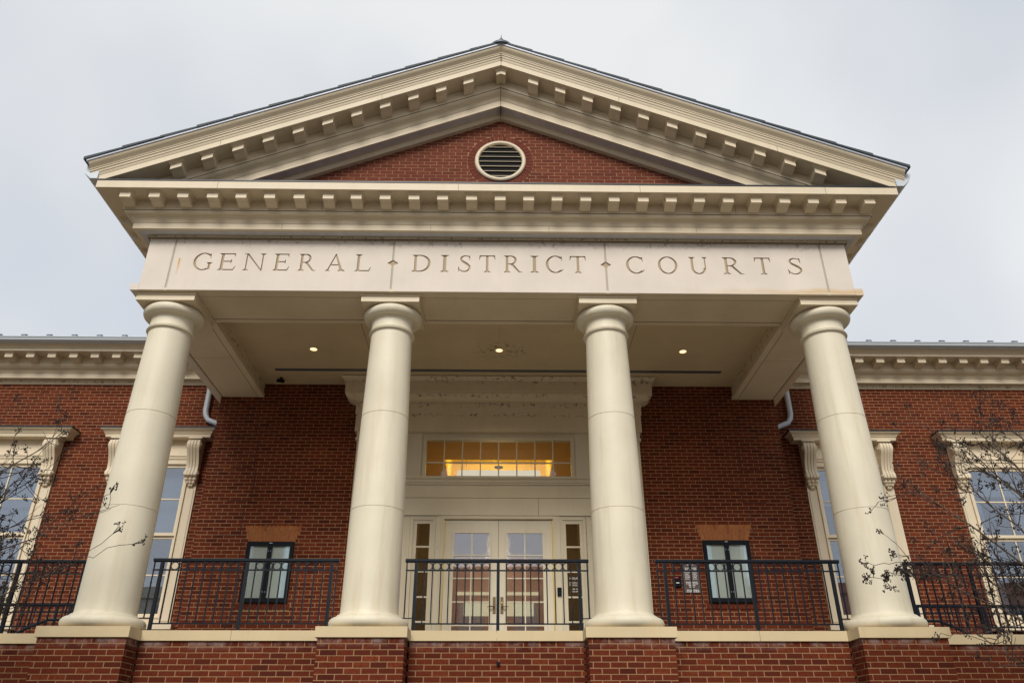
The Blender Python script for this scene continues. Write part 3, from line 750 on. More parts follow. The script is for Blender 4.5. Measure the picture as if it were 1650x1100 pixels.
build(MB().sweep([(-2.05, WY-.05), (2.05, WY-.05)], [(-.05, 2.961), (.018, 2.961), (.02, 2.99), (.035, 3.0), (.04, 3.05), (.06, 3.06), (.07, 3.075), (.07, 3.10), (-.05, 3.103)]), 'transom_sill', 'siding', sur)
build(MB().box(-2.055, 2.055, WY-.05, WY+.1, 2.722, 2.958), 'panel_board', 'siding', sur)
build(MB().box(-2.055, .718, WY-.048, WY+.1, 2.402, 2.714), 'panel_board', 'siding', sur)
build(MB().box(.724, 2.055, WY-.048, WY+.1, 2.402, 2.714), 'panel_board', 'siding', sur)
# transom window 8 x 2
tr = MB(); holed(tr, -1.42, 1.42, 3.104, 3.954, WY-.03, WY+.06, [(-1.338, 1.342, 3.135, 3.82)])
trw = build(tr, 'transom_window', 'siding', ch)
fr = MB(); holed(fr, -1.398, 1.402, 3.106, 3.878, WY-.055, WY-.031, [(-1.34, 1.344, 3.12, 3.822)]); build(fr, 'frame', 'siding', trw)
X0, X1, Z0, Z1 = -1.34, 1.344, 3.12, 3.822
cw = (X1-X0)/8; zr = 3.385
for k in range(1, 8): build(MB().box(X0+k*cw-.011, X0+k*cw+.011, WY-.045, WY-.015, Z0, Z1), 'muntin', 'siding', trw)
build(MB().box(X0, X1, WY-.044, WY-.016, zr-.011, zr+.011), 'muntin', 'siding', trw)
for k in range(8):
    for a, b_ in ((Z0, zr-.01), (zr+.01, Z1)): build(MB().box(X0+k*cw+.01, X0+(k+1)*cw-.01, WY-.033, WY-.028, a, b_), 'pane', 'glass', trw)
# doors
DT = 2.322
for s in (-1, 1):
    xa, xb = (-.936, .006) if s < 0 else (.014, .958)
    ga, gb = (-.773, -.148) if s < 0 else (.16, .787)
    d = MB(); holed(d, xa, xb, -.01, DT, WY+.0, WY+.045, [(ga, gb, .16, 2.095)])
    dr = build(d, 'door', 'door', ch)
    zs = [.16, .547, .927, 1.318, 1.709, 2.095]; xm = (ga+gb)/2
    for z in zs[1:-1]: build(MB().box(ga, gb, WY+.004, WY+.038, z-.010, z+.010), 'muntin', 'door', dr)
    build(MB().box(xm-.010, xm+.010, WY+.006, WY+.036, zs[0], zs[-1]), 'muntin', 'door', dr)
    for i in range(5):
        for a, b_ in ((ga, xm-.009), (xm+.009, gb)): build(MB().box(a, b_, WY+.019, WY+.024, zs[i]+(.009 if i else 0), zs[i+1]-(.009 if i < 4 else 0)), 'pane', 'glass_door', dr)
    for a in (xa+.115, xb-.115): build(MB().box(a-.0015, a+.0015, WY-.001, WY+.003, .02, DT-.22), 'panel_joint', 'letter', dr)
    xp = .01+s*.065
    hd = build(MB().box(xp-.025, xp+.025, WY-.016, WY, .74, 1.005), 'handle_plate', 'bronze', dr)
    build(MB().tube([(xp, WY-.01, .845), (xp, WY-.055, .845), (xp+s*.02, WY-.065, .845), (xp+s*.115, WY-.062, .842)], .011), 'lever', 'bronze', dr, 60)
    if s > 0: build(MB().box(xp-.008, xp+.008, WY-.019, WY-.015, .90, .93), 'keyhole', 'brass', dr)
dc = MB(); holed(dc, -1.01, 1.03, -.01, 2.40, WY-.035, WY+.06, [(-.952, .974, -.1, DT+.012)]); dca = build(dc, 'door_casing', 'siding', ch)
di = MB(); holed(di, -.985, 1.005, -.01, 2.378, WY-.048, WY-.036, [(-.962, .984, -.1, DT+.02)]); build(di, 'bead', 'siding', dca)
for x in (-.946, .967): build(MB().box(x-.005, x+.006, WY-.02, WY+.03, 0, DT), 'weather_strip', 'brass', dca)
# sidelights
for s in (-1, 1):
    a, b_ = (-1.441, -1.209) if s < 0 else (1.205, 1.452)
    oa, ob = (-1.556, -1.104) if s < 0 else (1.104, 1.572)
    q = MB(); holed(q, oa+.03, ob-.03, -.01, 2.375, WY-.0, WY+.05, [(a, b_, .2, 2.265)]); sl = build(q, 'sidelight', 'siding', ch)
    q = MB(); holed(q, oa, ob, -.01, 2.396, WY-.02, WY-.001, [(a-.06, b_+.06, -.1, 2.33)]); build(q, 'casing', 'siding', sl)
    zs = [.2, .605, 1.007, 1.431, 1.857, 2.265]
    for z in zs[1:-1]: build(MB().box(a, b_, WY+.004, WY+.04, z-.014, z+.014), 'muntin', 'siding', sl)
    for i in range(5): build(MB().box(a, b_, WY+.02, WY+.025, zs[i]+.013, zs[i+1]-.013), 'pane', 'glass', sl)
    if s > 0:
        for txt, z in (('HOURS', 1.305), ('MONDAY -', 1.235), ('THURSDAY', 1.195), ('8:00 AM', 1.13), ('4:00 PM', 1.09)):
            cu = bpy.data.curves.new('lettering', 'FONT'); cu.body = txt; cu.size = .052 if txt == 'HOURS' else .038; cu.align_x = 'CENTER'; cu.extrude = .0005
            to = bpy.data.objects.new('tmp', cu); COL.objects.link(to); bpy.context.view_layer.update()
            me = bpy.data.meshes.new_from_object(to.evaluated_get(bpy.context.evaluated_depsgraph_get())); bpy.data.objects.remove(to)
            me.materials.clear(); me.materials.append(M['white'])
            inst(me, 'lettering', sl, ((a+b_)/2, WY+.0185, z), rot=(R(90), 0, 0))
# lobby seen through the glass
lb = MB()
lx0, lx1, ly0, ly1, lz = -2.0, 2.0, WY+.55, 9.2, 4.40
TE, TX, TT = 6.1, 1.20, 5.35
lb.box(lx0-.1, lx0, ly0-.5, ly1, -.02, 5.5).box(lx1, lx1+.1, ly0-.5, ly1, -.02, 5.5).box(lx0, lx1, ly1, ly1+.1, -.02, 5.5)
lb.box(lx0, lx1, ly0-.5, TE, lz, lz+.1).box(lx0, -TX, TE, ly1, lz, lz+.1).box(TX, lx1, TE, ly1, lz, lz+.1)
tray = MB()
tray.box(-TX, TX, ly1-.06, ly1-.01, lz+.02, TT-.001)
tray.box(-TX-.1, -TX, TE, ly1, lz+.1, TT).box(TX, TX+.1, TE, ly1, lz+.1, TT).box(-TX-.1, TX+.1, TE-.1, TE, lz+.1, TT).box(-TX-.1, TX+.1, TE-.1, ly1, TT, TT+.1)
lob = build(lb, 'lobby', 'ochre', ch)
build(tray, 'ceiling_tray', 'tray', lob)
[build(MB().box(*q_), 'wainscot', 'wood', lob) for q_ in ((lx0+.002, lx0+.02, WY+.1, ly1-.01, -.019, 4.1), (lx1-.02, lx1-.002, WY+.1, ly1-.01, -.019, 4.1), (lx0+.021, lx1-.021, ly1-.02, ly1-.002, -.019, 4.1))]
build(MB().box(-1.25, 1.25, ly1-.05, ly1-.021, 1.0, 2.95), 'rear_wall_panel', 'rosewall', lob)
build(MB().box(-1.2, 1.2, ly1-.5, ly1-.06, -.019, 1.0), 'reception_desk', 'door', lob)
[build(MB().box(*q_), 'light_panel', 'panelglow', lob) for q_ in ((-.82, -.08, ly1-.09, ly1-.051, 1.56, 1.86), (.12, .86, ly1-.09, ly1-.051, 1.56, 1.86), (-1.0, 1.0, ly1-.09, ly1-.051, 2.04, 2.11))]
build(MB().box(lx0, lx1, WY+.1, ly1, -.06, -.02), 'lobby_floor', 'lobbyfloor', lob)
lp = thing('lobby_lamp', 'glowing white trough lamp seen through the transom above the doors', 'lamp', (0, 8.2, 4.6))
build(MB().loft([[(-1.06, 8.0, 4.56), (1.06, 8.0, 4.56), (1.06, 8.5, 4.56), (-1.06, 8.5, 4.56)], [(-1.0, 8.0, 4.80), (1.0, 8.0, 4.80), (1.0, 8.5, 4.80), (-1.0, 8.5, 4.80)]]), 'lamp_shade', 'lampwhite', lp)
for x in (-.8, .8): build(MB().tube([(x, 8.25, 4.80), (x, 8.25, TT)], .012), 'hanger', 'bronze', lp)
build(MB().lathe([(.02, 4.655), (.10, 4.66), (.11, 4.675), (.03, 4.70), (.012, 4.71), (.012, TT)], 0, 7.4, 18), 'bronze_canopy', 'bronze', lp, 40)
li = bpy.data.lights.new('lobby_glow', 'POINT'); li.energy = 48; li.color = (1, .78, .16); li.shadow_soft_size = .2
link(bpy.data.objects.new('lobby_glow', li), lp, (0, 7.6, 5.05))
li = bpy.data.lights.new('lobby_glow', 'POINT'); li.energy = 22; li.color = (1, .80, .62); li.shadow_soft_size = .3
link(bpy.data.objects.new('lobby_glow', li), lp, (0, 8.1, 2.7))
li = bpy.data.lights.new('lobby_glow', 'POINT'); li.energy = 14; li.color = (1, .64, .20); li.shadow_soft_size = .25
link(bpy.data.objects.new('lobby_glow', li), lp, (0, 6.3, 2.6))

# ---- wing cornices, gutters, roofs
for s in (-1, 1):
    pth = [(-12.6, GY), (-FX-.02, GY)] if s < 0 else [(FX+.02, GY), (12.6, GY)]
    wc = build(MB().sweep(pth, [(-.2, 5.312), (.02, 5.312), (.026, 5.33), (.034, 5.385), (.04, 5.398), (-.2, 5.40)]), 'wing_cornice', 'cream_stained', ch)
    build(MB().sweep(pth, [(-.2, 5.40), (.05, 5.40), (.15, 5.392), (.15, 5.486), (.155, 5.49), (.17, 5.515), (.195, 5.545), (.21, 5.55), (.21, 5.558), (.24, 5.563), (.27, 5.58), (.288, 5.602), (.30, 5.61), (.30, 5.79), (-.2, 5.79)]), 'bed_moulding', 'cream', wc, 25)
    build(MB().sweep(pth, [(-.2, 5.79), (.60, 5.785), (.60, 5.838), (.61, 5.84), (.62, 5.855), (.65, 5.875), (.69, 5.89), (.70, 5.895), (-.2, 5.90)]), 'corona', 'cream', wc)
    build(MB().sweep(pth, [(.60, 5.897), (.72, 5.897), (.80, 5.93), (.815, 5.97), (.83, 5.985), (.83, 6.0), (.815, 6.0), (.6, 5.99)]), 'gutter', 'gutter', wc)
    n = 17
    x0 = pth[0][0] if s > 0 else pth[1][0]
    for k in range(n): inst(MOD, 'modillion', wc, (s*(5.93+k*.4285+(.05 if s < 0 else .12)), GY-.30, 5.788))
    rfm = MB(); xa, xb = (-12.6, -4.5) if s < 0 else (4.5, 12.6)
    wr = build(MB().prism([(GY-.74, 5.98), (GY+6, 5.98+6.74*.36), (GY+6, 5.9), (GY-.6, 5.9)], 'x', xa, xb), 'wing_roof', 'seam', ch)
    for k in range(14):
        x = s*(6.05+k*.502)
        if abs(x) < 12.5: build(MB().prism([(GY-.70, 5.99), (GY-.70, 6.10), (GY-.66, 6.125), (GY-.5, 6.12), (GY+5.9, 6.045+6.6*.36), (GY+5.9, 5.99+6.6*.36)], 'x', x-.042, x+.042), 'standing_seam', 'lead', wr)

# ---- downspouts
for s in (-1, 1):
    x = -5.87 if s < 0 else 5.90
    xi = -5.46 if s < 0 else 5.50
    ds = MB()
    pts = [(x, GY-.09, 5.6), (x, GY-.09, 4.72), (x+s*-.02, GY-.09, 4.62), (x-s*.08, GY-.09, 4.52), (xi-s*.05, GY-.09, 4.37)]
    ds.tube(pts, .055, 10)
    o = build(ds, 'downspout', 'gutter', ch, 50)

# ---- wing windows
def console_bracket(x, par):
    # scrolled console: ribbed S body, volutes, leaf
    cx = x; y = GY-.035; mb = MB()
    prof = [(0, 4.02), (.26, 4.02), (.285, 3.98), (.29, 3.92), (.27, 3.86), (.235, 3.80), (.19, 3.72), (.15, 3.62), (.13, 3.52), (.135, 3.47), (.155, 3.44), (.17, 3.40), (.165, 3.355), (.135, 3.33), (.10, 3.325), (0, 3.325)]
    for a, b_, e in ((-.115, -.062, 0), (-.052, -.006, .004), (.006, .052, .004), (.062, .115, 0)):
        mb.prism([(y-max(0, o-0.0+e), z) for o, z in prof], 'x', cx+a, cx+b_)
    mb.prism([(y-max(0, o-.016), z) for o, z in prof], 'x', cx-.1145, cx+.1145)
    for zc, oc, r in ((3.925, .195, .088), (3.40, .105, .058)):
        for sx in (-1, 1):
            for k, (rr, dx) in enumerate(((r, .012), (r*.66, .024), (r*.3, .034))):
                ring = [(math.cos(2*math.pi*i/20)*rr, math.sin(2*math.pi*i/20)*rr) for i in range(20)]
                mb.loft([[(cx+sx*(.1148+d), y-oc+p, zc+q) for p, q in ring] for d in (-.02, dx)])
    mb.box(cx-.10, cx+.10, y-.20, y, 4.022, 4.065).box(cx-.13, cx+.13, y-.24, y, 4.066, 4.10)
    for row in range(3):
        for k in range(3-(row == 2)):
            w = .22-.05*row; lx = cx+(k-(2-(row == 2))/2)*w/2.9; lz_ = 3.30-row*.055; rr = .046-.006*row
            sph = []
            for i in range(1, 7):
                a = math.pi*i/7; sph.append([(lx+rr*math.sin(a)*math.cos(2*math.pi*j/10), y-.07+.025*row+rr*1.2*math.sin(a)*math.sin(2*math.pi*j/10), lz_+rr*1.1*math.cos(a)) for j in range(10)])
            mb.loft(sph)
    return build(mb, 'bracket', 'cream', par, 35)
for s in (-1, 1):
    for ci, c in enumerate(WINS[s]):
        gh = .63
        fm = MB(); holed(fm, c-HW+.185, c+HW-.185, .66, 3.70, GY-.06, GY+.12, [(c-gh, c+gh, .80, 3.60)])
        wn = build(fm, 'window', 'cream', ch)
        fm = MB(); holed(fm, c-gh-.035, c+gh+.035, .765, 3.635, GY-.075, GY-.061, [(c-gh-.012, c+gh+.012, .79, 3.61)]); build(fm, 'bead', 'cream', wn)
        for q in (-1, 1):
            a, b_ = sorted((c+q*(HW-.20), c+q*HW)); build(MB().box(a, b_, GY-.035, GY+.1, .66, 4.1), 'pilaster', 'cream', wn)
            build(MB().box(a+.03, b_-.03, GY-.048, GY-.036, .72, 3.12), 'raised_panel', 'cream', wn)
            console_bracket(c+q*(HW-.10), wn)
        build(MB().box(c-HW+.2, c+HW-.2, GY-.045, GY+.1, 3.701, 4.1), 'frieze_board', 'cream', wn)
        build(MB().sweep([(c-HW+.2, GY-.045), (c+HW-.2, GY-.045)], [(0, 3.70), (.03, 3.71), (.035, 3.75), (.05, 3.765), (.05, 3.79), (0, 3.80)]), 'architrave', 'cream', wn)
        hp = [(c-HW+.04, GY+.01), (c-HW+.04, GY-.03), (c+HW-.04, GY-.03), (c+HW-.04, GY+.01)]
        hood = build(MB().sweep(hp, [(-.1, 4.102), (.20, 4.102), (.205, 4.115), (.21, 4.16), (.225, 4.17), (.235, 4.195), (.26, 4.225), (.29, 4.24), (.295, 4.262), (-.1, 4.264)]), 'hood', 'cream', wn, 25)
        build(MB().sweep(hp, [(-.1, 4.266), (.312, 4.262), (.312, 4.285), (-.02, 4.345), (-.1, 4.345)]), 'hood_flashing', 'flash', hood)
        sl = build(MB().box(c-HW-.08, c+HW+.08, GY-.16, GY+.05, .575, .655), 'sill', 'cream', wn)
        for q in (-1, 1): build(MB().box(c+q*.74-.11, c+q*.74+.11, GY-.10, GY+.02, .46, .574), 'sill_block', 'cream', wn)
        room = MB(); holed(room, c-.9, c+.9, .3, 4.0, GY+.36, GY+1.9, [(c-.88, c+.88, .32, 3.98)])
        room.box(c-.9, c+.9, GY+1.9, GY+1.92, .3, 4.0); build(room, 'room', 'roomwall', wn)
        zb_ = {-6.64: 2.30, 6.83: 2.9, -9.40: 1.7, 9.79: 3.1}[c]
        build(MB().box(c-gh+.03, c+gh-.03, GY+.20, GY+.21, zb_, 3.62), 'added_blind', 'blind', wn)  # invented pale blind, added to brighten the upper panes
        if c > 9:
            for q, nn in ((-1, 7), (1, 7)):
                dr_ = MB()
                pts_ = [(c+q*(gh-.02-.05*i)-(.0), GY+.26+(.035 if i % 2 else 0)) for i in range(nn)]
                dr_.loft([[(x_, y_, z_) for x_, y_ in pts_]+[(x_, y_+.006, z_) for x_, y_ in pts_[::-1]] for z_ in (.85, 3.6)])
                build(dr_, 'curtain', 'blind', wn)
        # sashes: upper proud of the lower
        for (za, zb, y) in ((2.235, 3.60, GY-.03), (.80, 2.234, GY+.015)):
            sh = MB(); holed(sh, c-gh, c+gh, za, zb, y, y+.04, [(c-gh+.05, c+gh-.05, za+.055, zb-.05)]); so = build(sh, 'sash', 'cream', wn)
            zm = (za+zb)/2+.01
            build(MB().box(c-gh+.05, c+gh-.05, y+.004, y+.036, zm-.012, zm+.012), 'muntin', 'cream', so)
            for (z0, z1) in ((za+.055, zm-.012), (zm+.012, zb-.05)):
                build(MB().box(c-.012, c+.012, y+.005, y+.035, z0, z1), 'muntin', 'cream', so)
                for (a, b_) in ((c-gh+.05, c-.012), (c+.012, c+gh-.05)): build(MB().box(a, b_, y+.018, y+.023, z0, z1), 'pane', 'glass_blue', so)

# ------------------------------------------------------------------ notice cases, plaque, readers, camera
for c, lab in ((case_l, 'black framed glass notice case on the brick wall left of the door'), (case_r, 'black framed glass notice case on the brick wall beside the brown sign')):
    nc = thing('notice_case', lab, 'notice case', ((c[0]+c[1])/2, WY, c[2]), 'black notice cases')
    f = MB(); holed(f, c[0], c[1], c[2], c[3], WY-.055, WY+.04, [(c[0]+.06, c[1]-.06, c[2]+.07, c[3]-.075)]); build(f, 'frame', 'black', nc)
    xm = (c[0]+c[1])/2; x0, x1, z0, z1 = c[0]+.06, c[1]-.06, c[2]+.07, c[3]-.075
    build(MB().box(xm-.04, xm+.04, WY-.06, WY-.02, z0, z1), 'mullion', 'black', nc)
    build(MB().box(x0, x1, WY-.014, WY-.006, z0, z1), 'backing', 'felt', nc)
    for a, b_ in ((x0, xm-.041), (xm+.041, x1)): build(MB().box(a, b_, WY-.042, WY-.037, z0, z1), 'pane', 'glass', nc)
    if c is case_l: build(MB().box(x1-.11, x1-.012, WY-.018, WY-.0145, z0+.01, z1-.005), 'paper', 'paper', nc)
    else:
        build(MB().box(x0+.008, x0+.085, WY-.018, WY-.0145, z0+.01, z1-.005), 'paper', 'paper', nc)
        build(MB().box(x1-.045, x1-.006, WY-.018, WY-.0145, z0+.2, z1-.005), 'paper', 'paper', nc)
    for z in (z0+.10, z1-.09):
        for x in (xm-.022, xm+.022): build(MB().tube([(x, WY-.061, z), (x, WY-.066, z)], .006, 10), 'lock', 'gutter', nc)
    build(MB().box(xm-.02, xm+.03, WY-.0565, WY-.0555, c[3]-.03, c[3]-.022), 'badge', 'white', nc)
sg = thing('notice_sign', 'small dark brown sign with rows of white print beside the right notice case', 'sign', (3.345, WY, 1.08))
build(MB().box(3.205, 3.485, WY-.016, WY-.004, 1.08, 1.585), 'board', 'plaque', sg)
random.seed(5)
pm = MB(); z = 1.555
rows = [(.10, 1), (0, 0), (.19, 1), (.19, 1), (.0, 0), (.07, 2), (.065, 2), (.07, 2), (.06, 2), (.07, 2), (0, 0), (.20, 1), (.19, 1), (.11, 1), (.09, 1), (0, 0), (.19, 1), (.20, 1)]
for w, n in rows:
    if n == 1:
        x = 3.345-w/2
        while x < 3.345+w/2:
            l = random.uniform(.012, .035); pm.box(x, x+l, WY-.0175, WY-.0162, z-.013, z); x += l+.007
    if n == 2:
        for cx in (3.275, 3.41):
            x = cx-w/2
            while x < cx+w/2: l = random.uniform(.01, .03); pm.box(x, x+l, WY-.0175, WY-.0162, z-.011, z); x += l+.006
    z -= .0265
build(pm, 'print', 'white', sg)['kind'] = 'stuff'
cr = thing('card_reader', 'black square card reader with a red stripe left of the brown sign', 'card reader', (3.098, WY, 1.18))
build(MB().box(3.038, 3.158, WY-.045, WY-.004, 1.18, 1.35), 'body', 'black', cr)
build(MB().box(3.03, 3.166, WY-.012, WY-.003, 1.17, 1.36), 'back_plate', 'iron', cr)
build(MB().box(3.052, 3.12, WY-.0465, WY-.0452, 1.318, 1.336), 'stripe', 'red', cr)
build(MB().box(3.072, 3.125, WY-.0465, WY-.0452, 1.232, 1.248), 'logo', 'white', cr)
dcr = thing('door_reader', 'small black key reader on the board between door and right sidelight', 'card reader', (1.06, WY-.03, 1.02))
build(MB().box(1.022, 1.092, WY-.065, WY-.0305, 1.02, 1.155), 'body', 'black', dcr)
build(MB().box(1.035, 1.079, WY-.067, WY-.0652, 1.05, 1.075), 'pad', 'iron', dcr)
sc_ = thing('security_camera', 'small black security camera at the porch ceiling near the left beam', 'camera', (-4.18, WY-.3, CZ))
build(MB().lathe([(.03, CZ-.002), (.032, CZ-.012), (.015, CZ-.02), (.012, CZ-.08)], -4.14, 3.1, 14), 'mount', 'black', sc_)
build(MB().tube([(-4.20, 3.06, CZ-.075), (-4.08, 3.12, CZ-.065)], .035, 12), 'housing', 'black', sc_)
build(MB().tube([(-4.21, 3.055, CZ-.076), (-4.20, 3.06, CZ-.0755)], .022, 12), 'lens', 'void', sc_)
tag(build(MB().tube([(.02, WF-.035, -.385), (.02, WF+.02, -.38)], .024, 14), 'weep_pipe', 'iron'), 'small dark drain pipe stub poking from the brick below the middle railing', 'pipe')

# ------------------------------------------------------------------ railings
def mesh_of(mb, name, mat, smooth=None):
    me = bpy.data.meshes.new(name); me.from_pydata(mb.v, [], mb.f); fix(me, [M[mat]], smooth); return me
rg = MB(); N1, N2 = 20, 6
for i in range(N1):
    for j in range(N2):
        a = 2*math.pi*i/N1; b_ = 2*math.pi*j/N2; r = .048+.0065*math.cos(b_); rg.v.append((r*math.cos(a), .0065*math.sin(b_), r*math.sin(a)))
for i in range(N1):
    for j in range(N2):
        rg.f.append((i*N2+j, ((i+1) % N1)*N2+j, ((i+1) % N1)*N2+(j+1) % N2, i*N2+(j+1) % N2)); rg.m.append(0)
RING = mesh_of(rg, 'ring', 'iron', 60)
BAL = {}
def railing(label, x0, x1, posts, y, zb=0.0, ends=(True, True), group='black iron railings along the terrace', height=.905, name='railing'):
    rt = thing(name, label, 'railing', ((x0+x1)/2, y, zb), group)
    zt = zb+height; zm = zb+.76; zl = zb+.098
    build(MB().box(x0, x1, y-.026, y+.026, zt-.032, zt-.014).box(x0+.001, x1-.001, y-.021, y+.021, zt-.0135, zt).box(x0+.002, x1-.002, y-.012, y+.012, zt-.045, zt-.0325), 'top_rail', 'iron', rt)
    build(MB().box(x0+.01, x1-.01, y-.011, y+.011, zm-.008, zm+.008), 'middle_rail', 'iron', rt)
    build(MB().box(posts[0], posts[-1], y-.011, y+.011, zl-.008, zl+.008), 'bottom_rail', 'iron', rt)
    for p in posts: build(MB().box(p-.02, p+.02, y-.0205, y+.0205, zb, zt-.046).box(p-.045, p+.045, y-.045, y+.045, zb, zb+.008), 'post', 'iron', rt)
    if 'b' not in BAL: BAL['b'] = mesh_of(MB().box(-.0075, .0075, -.0075, .0075, 0, 1), 'baluster', 'iron')
    for i in range(len(posts)-1):
        a, b_ = posts[i], posts[i+1]; n = max(2, round((b_-a)/.110)); st = (b_-a)/n
        for k in range(1, n):
            inst(BAL['b'], 'baluster', rt, (a+k*st, y, zl), (1, 1, zt-.045-zl))
        for k in range(1, n-1): inst(RING, 'ring', rt, (a+(k+.5)*st, y, (zm+zt-.040)/2))
    for e, x, p in ((ends[0], x0, posts[0]), (ends[1], x1, posts[-1])):
        if e:
            s = 1 if x < p else -1
            build(MB().box(min(x+s*.014, x+s*.028), max(x+s*.014, x+s*.028), y-.0075, y+.0075, zb+.17, zt-.045), 'end_bar', 'iron', rt)
            build(MB().box(min(x-s*.03, p), max(x-s*.03, p), y-.008, y+.008, zb+.158, zb+.1695), 'stub_rail', 'iron', rt)
    return rt
RY = 0.03
railing('black iron railing with rings in front of the glazed doors', -1.205, 1.2, (-1.06, .012, 1.07), RY)
railing('black iron railing with rings in front of the left notice case', -4.49, -2.07, (-4.37, -3.265, -2.16), RY)
railing('black iron railing with rings in front of the right notice case and brown sign', 2.08, 4.52, (2.20, 3.33, 4.40), RY)
railing('black iron railing running out of frame left of the leftmost column', -10.2, -5.40, (-10.1, -8.85, -7.6, -6.37, -5.50), .30, ends=(False, True), height=.94)
railing('black iron railing running out of frame right of the rightmost column', 5.42, 10.2, (5.53, 6.40, 7.6, 8.85, 10.1), .30, ends=(True, False), height=.94)
railing('rear black iron railing below the left wing window behind the front railing', -11, -7.05, (-10.9, -9.6, -8.3, -7.15), 3.35, zb=-.02, ends=(False, False), group='rear railings in front of the wings')
railing('rear black iron railing below the right wing window behind the front railing', 7.05, 11, (7.15, 8.3, 9.6, 10.9), 3.35, zb=-.02, ends=(False, False), group='rear railings in front of the wings')
for s, lab in ((-1, 'bent black tube handrail of the steps by the leftmost column'), (1, 'bent black tube handrail of the steps by the rightmost column')):
    hr = thing('handrail', lab, 'handrail', (s*6.8, 2.5, -.02), 'handrails of the side steps')
    build(MB().tube([(s*6.32, 2.5, .30), (s*6.45, 2.5, .46), (s*6.75, 2.5, .50), (s*7.0, 2.5, .50), (s*7.25, 2.5, .40), (s*8.3, 2.5, -.15)], .022, 10), 'rail', 'iron', hr, 60)
    for x, z in ((6.5, .46), (7.05, .47)): build(MB().tube([(s*x, 2.5, -.02), (s*x, 2.5, z)], .018, 8), 'post', 'iron', hr, 60)

# ------------------------------------------------------------------ crape myrtles, bare with seed heads
def myrtle(label, base, limbs, seed, dens=1.0):
    rnd = random.Random(seed)
    rt = thing('crape_myrtle_tree', label, 'tree', base)
    br, tw, pod, lf = MB(), MB(), MB(), MB()
    def rv(a=1): return Vector((rnd.uniform(-a, a), rnd.uniform(-a, a), rnd.uniform(-a, a)))
    def cluster(p, n, r):
        for _ in range(n):
            c = p+rv(r); q = rnd.uniform(.006, .0115)
            k = len(pod.v); pod.v += [tuple(c+Vector(d)*q) for d in ((1,0,0),(-1,0,0),(0,1,0),(0,-1,0),(0,0,1.3),(0,0,-1.1))]
            for t3 in ((0,2,4),(2,1,4),(1,3,4),(3,0,4),(2,0,5),(1,2,5),(3,1,5),(0,3,5)): pod.f.append(tuple(k+i for i in t3)); pod.m.append(0)
    def curve(p0, d, L_, n, wob, lift):
        pts = [p0]; d = d.normalized()
        for i in range(n):
            d = (d+rv(wob)+Vector((0, 0, lift))).normalized(); pts.append(pts[-1]+d*L_/n)
        return pts, d
    def twig(p, d, L_, r, lev):
        pts, de = curve(p, d, L_, 4, .22, .05)
        tw.tube(pts, [r, r*.85, r*.7, r*.55, r*.35], 3)
        if lev == 0:
            if rnd.random() < .62:
                cluster(pts[-1], rnd.randint(3, 9), rnd.uniform(.02, .04))
                for _ in range(3):
                    e = pts[-1]+rv(.05); tw.tube([pts[-2], e], [.003, .0022], 3); cluster(e, 3, .014)
            return
        for q in pts[1:]:
            for _ in range(rnd.choice((0, 1, 1, 2))): twig(q, (de*rnd.uniform(.5, 1)+rv(.9)), L_*rnd.uniform(.35, .6), r*.68, lev-1)
    B = Vector(base)
    for (p0, mid, end, r0, subs) in limbs:
        p0, mid, end = Vector(p0), Vector(mid), Vector(end); n = 12; pts = []
        for i in range(n+1):
            u = i/n; q = (1-u)**2*p0+2*u*(1-u)*mid+u*u*end
            pts.append(q+(rv(.035) if 0 < i < n else Vector((0, 0, 0))))
        rs = [max(.0035, r0*(1-.80*(i/n))) for i in range(n+1)]
        (br if r0 > .02 else tw).tube(pts, rs, 7 if r0 > .02 else 5)
        if subs:
            for i in range(3, n+1):
                for _ in range(max(1, int(subs*dens+rnd.random()))):
                    d = (pts[min(i+1, n)]-pts[i-1]).normalized()
                    small = r0 < .01
                    twig(pts[i], d*.7+rv(.8)+Vector((0, 0, .2)), rnd.uniform(.06, .14) if small else rnd.uniform(.22, .6), .005 if small else .007, 1)
            cluster(end, 10, .04)
        elif r0 < .01:
            for q in range(5):
                e = end+rv(.06)+Vector((0, 0, .03)); tw.tube([pts[-2], (pts[-1]+e)/2, e], [.0035, .003, .0022], 3); cluster(e, 5, .018)
    build(br, 'trunk', 'bark', rt, 60)
    o = build(tw, 'twigs', 'twig', rt); o = build(pod, 'seed_pods', 'pod', rt); o['kind'] = 'stuff'
    for _ in range(26):
        if not tw.v: break
        p = Vector(tw.v[rnd.randrange(len(tw.v))]); a, b_ = rv(.035), rv(.03)
        lf.poly([p, p+a+b_*.5, p+a*2, p+a-b_*.5])
    build(lf, 'dry_leaves', 'leaf', rt)
    return rt
YT = -1.5
Lb = (-7.5, YT-.1, GZ)
fk = [(-7.4, YT, -1.2), (-7.55, YT+.2, -1.0), (-7.7, YT-.2, -1.1)]
Ll = [((-7.5, YT-.1, GZ), (-7.55, YT, -2), fk[0], .075, 0), ((-7.5, YT-.1, GZ), (-7.4, YT+.2, -2), fk[1], .06, 0), ((-7.5, YT-.1, GZ), (-7.8, YT-.2, -2), fk[2], .06, 0)]
def dl(start, mid, end, r=.016, subs=1): Ll.append((start, mid, end, r, subs))
dl(fk[0], (-6.9, YT, .6), (-5.25, YT, 2.05), .024, .4)
dl(fk[0], (-7.0, YT+.1, .0), (-5.0, YT+.2, 1.05), .026, 1.0)
dl(fk[0], (-6.6, YT-.1, -.4), (-4.75, YT, .50), .022, .6)
dl((-5.15, YT, .32), (-4.7, YT, .52), (-4.28, YT, .90), .006, 0)
dl((-5.0, YT, .36), (-4.55, YT, .66), (-4.03, YT, .74), .006, 0)
dl(fk[1], (-7.0, YT+.2, .6), (-5.9, YT+.3, 1.75), .030, 1.4)
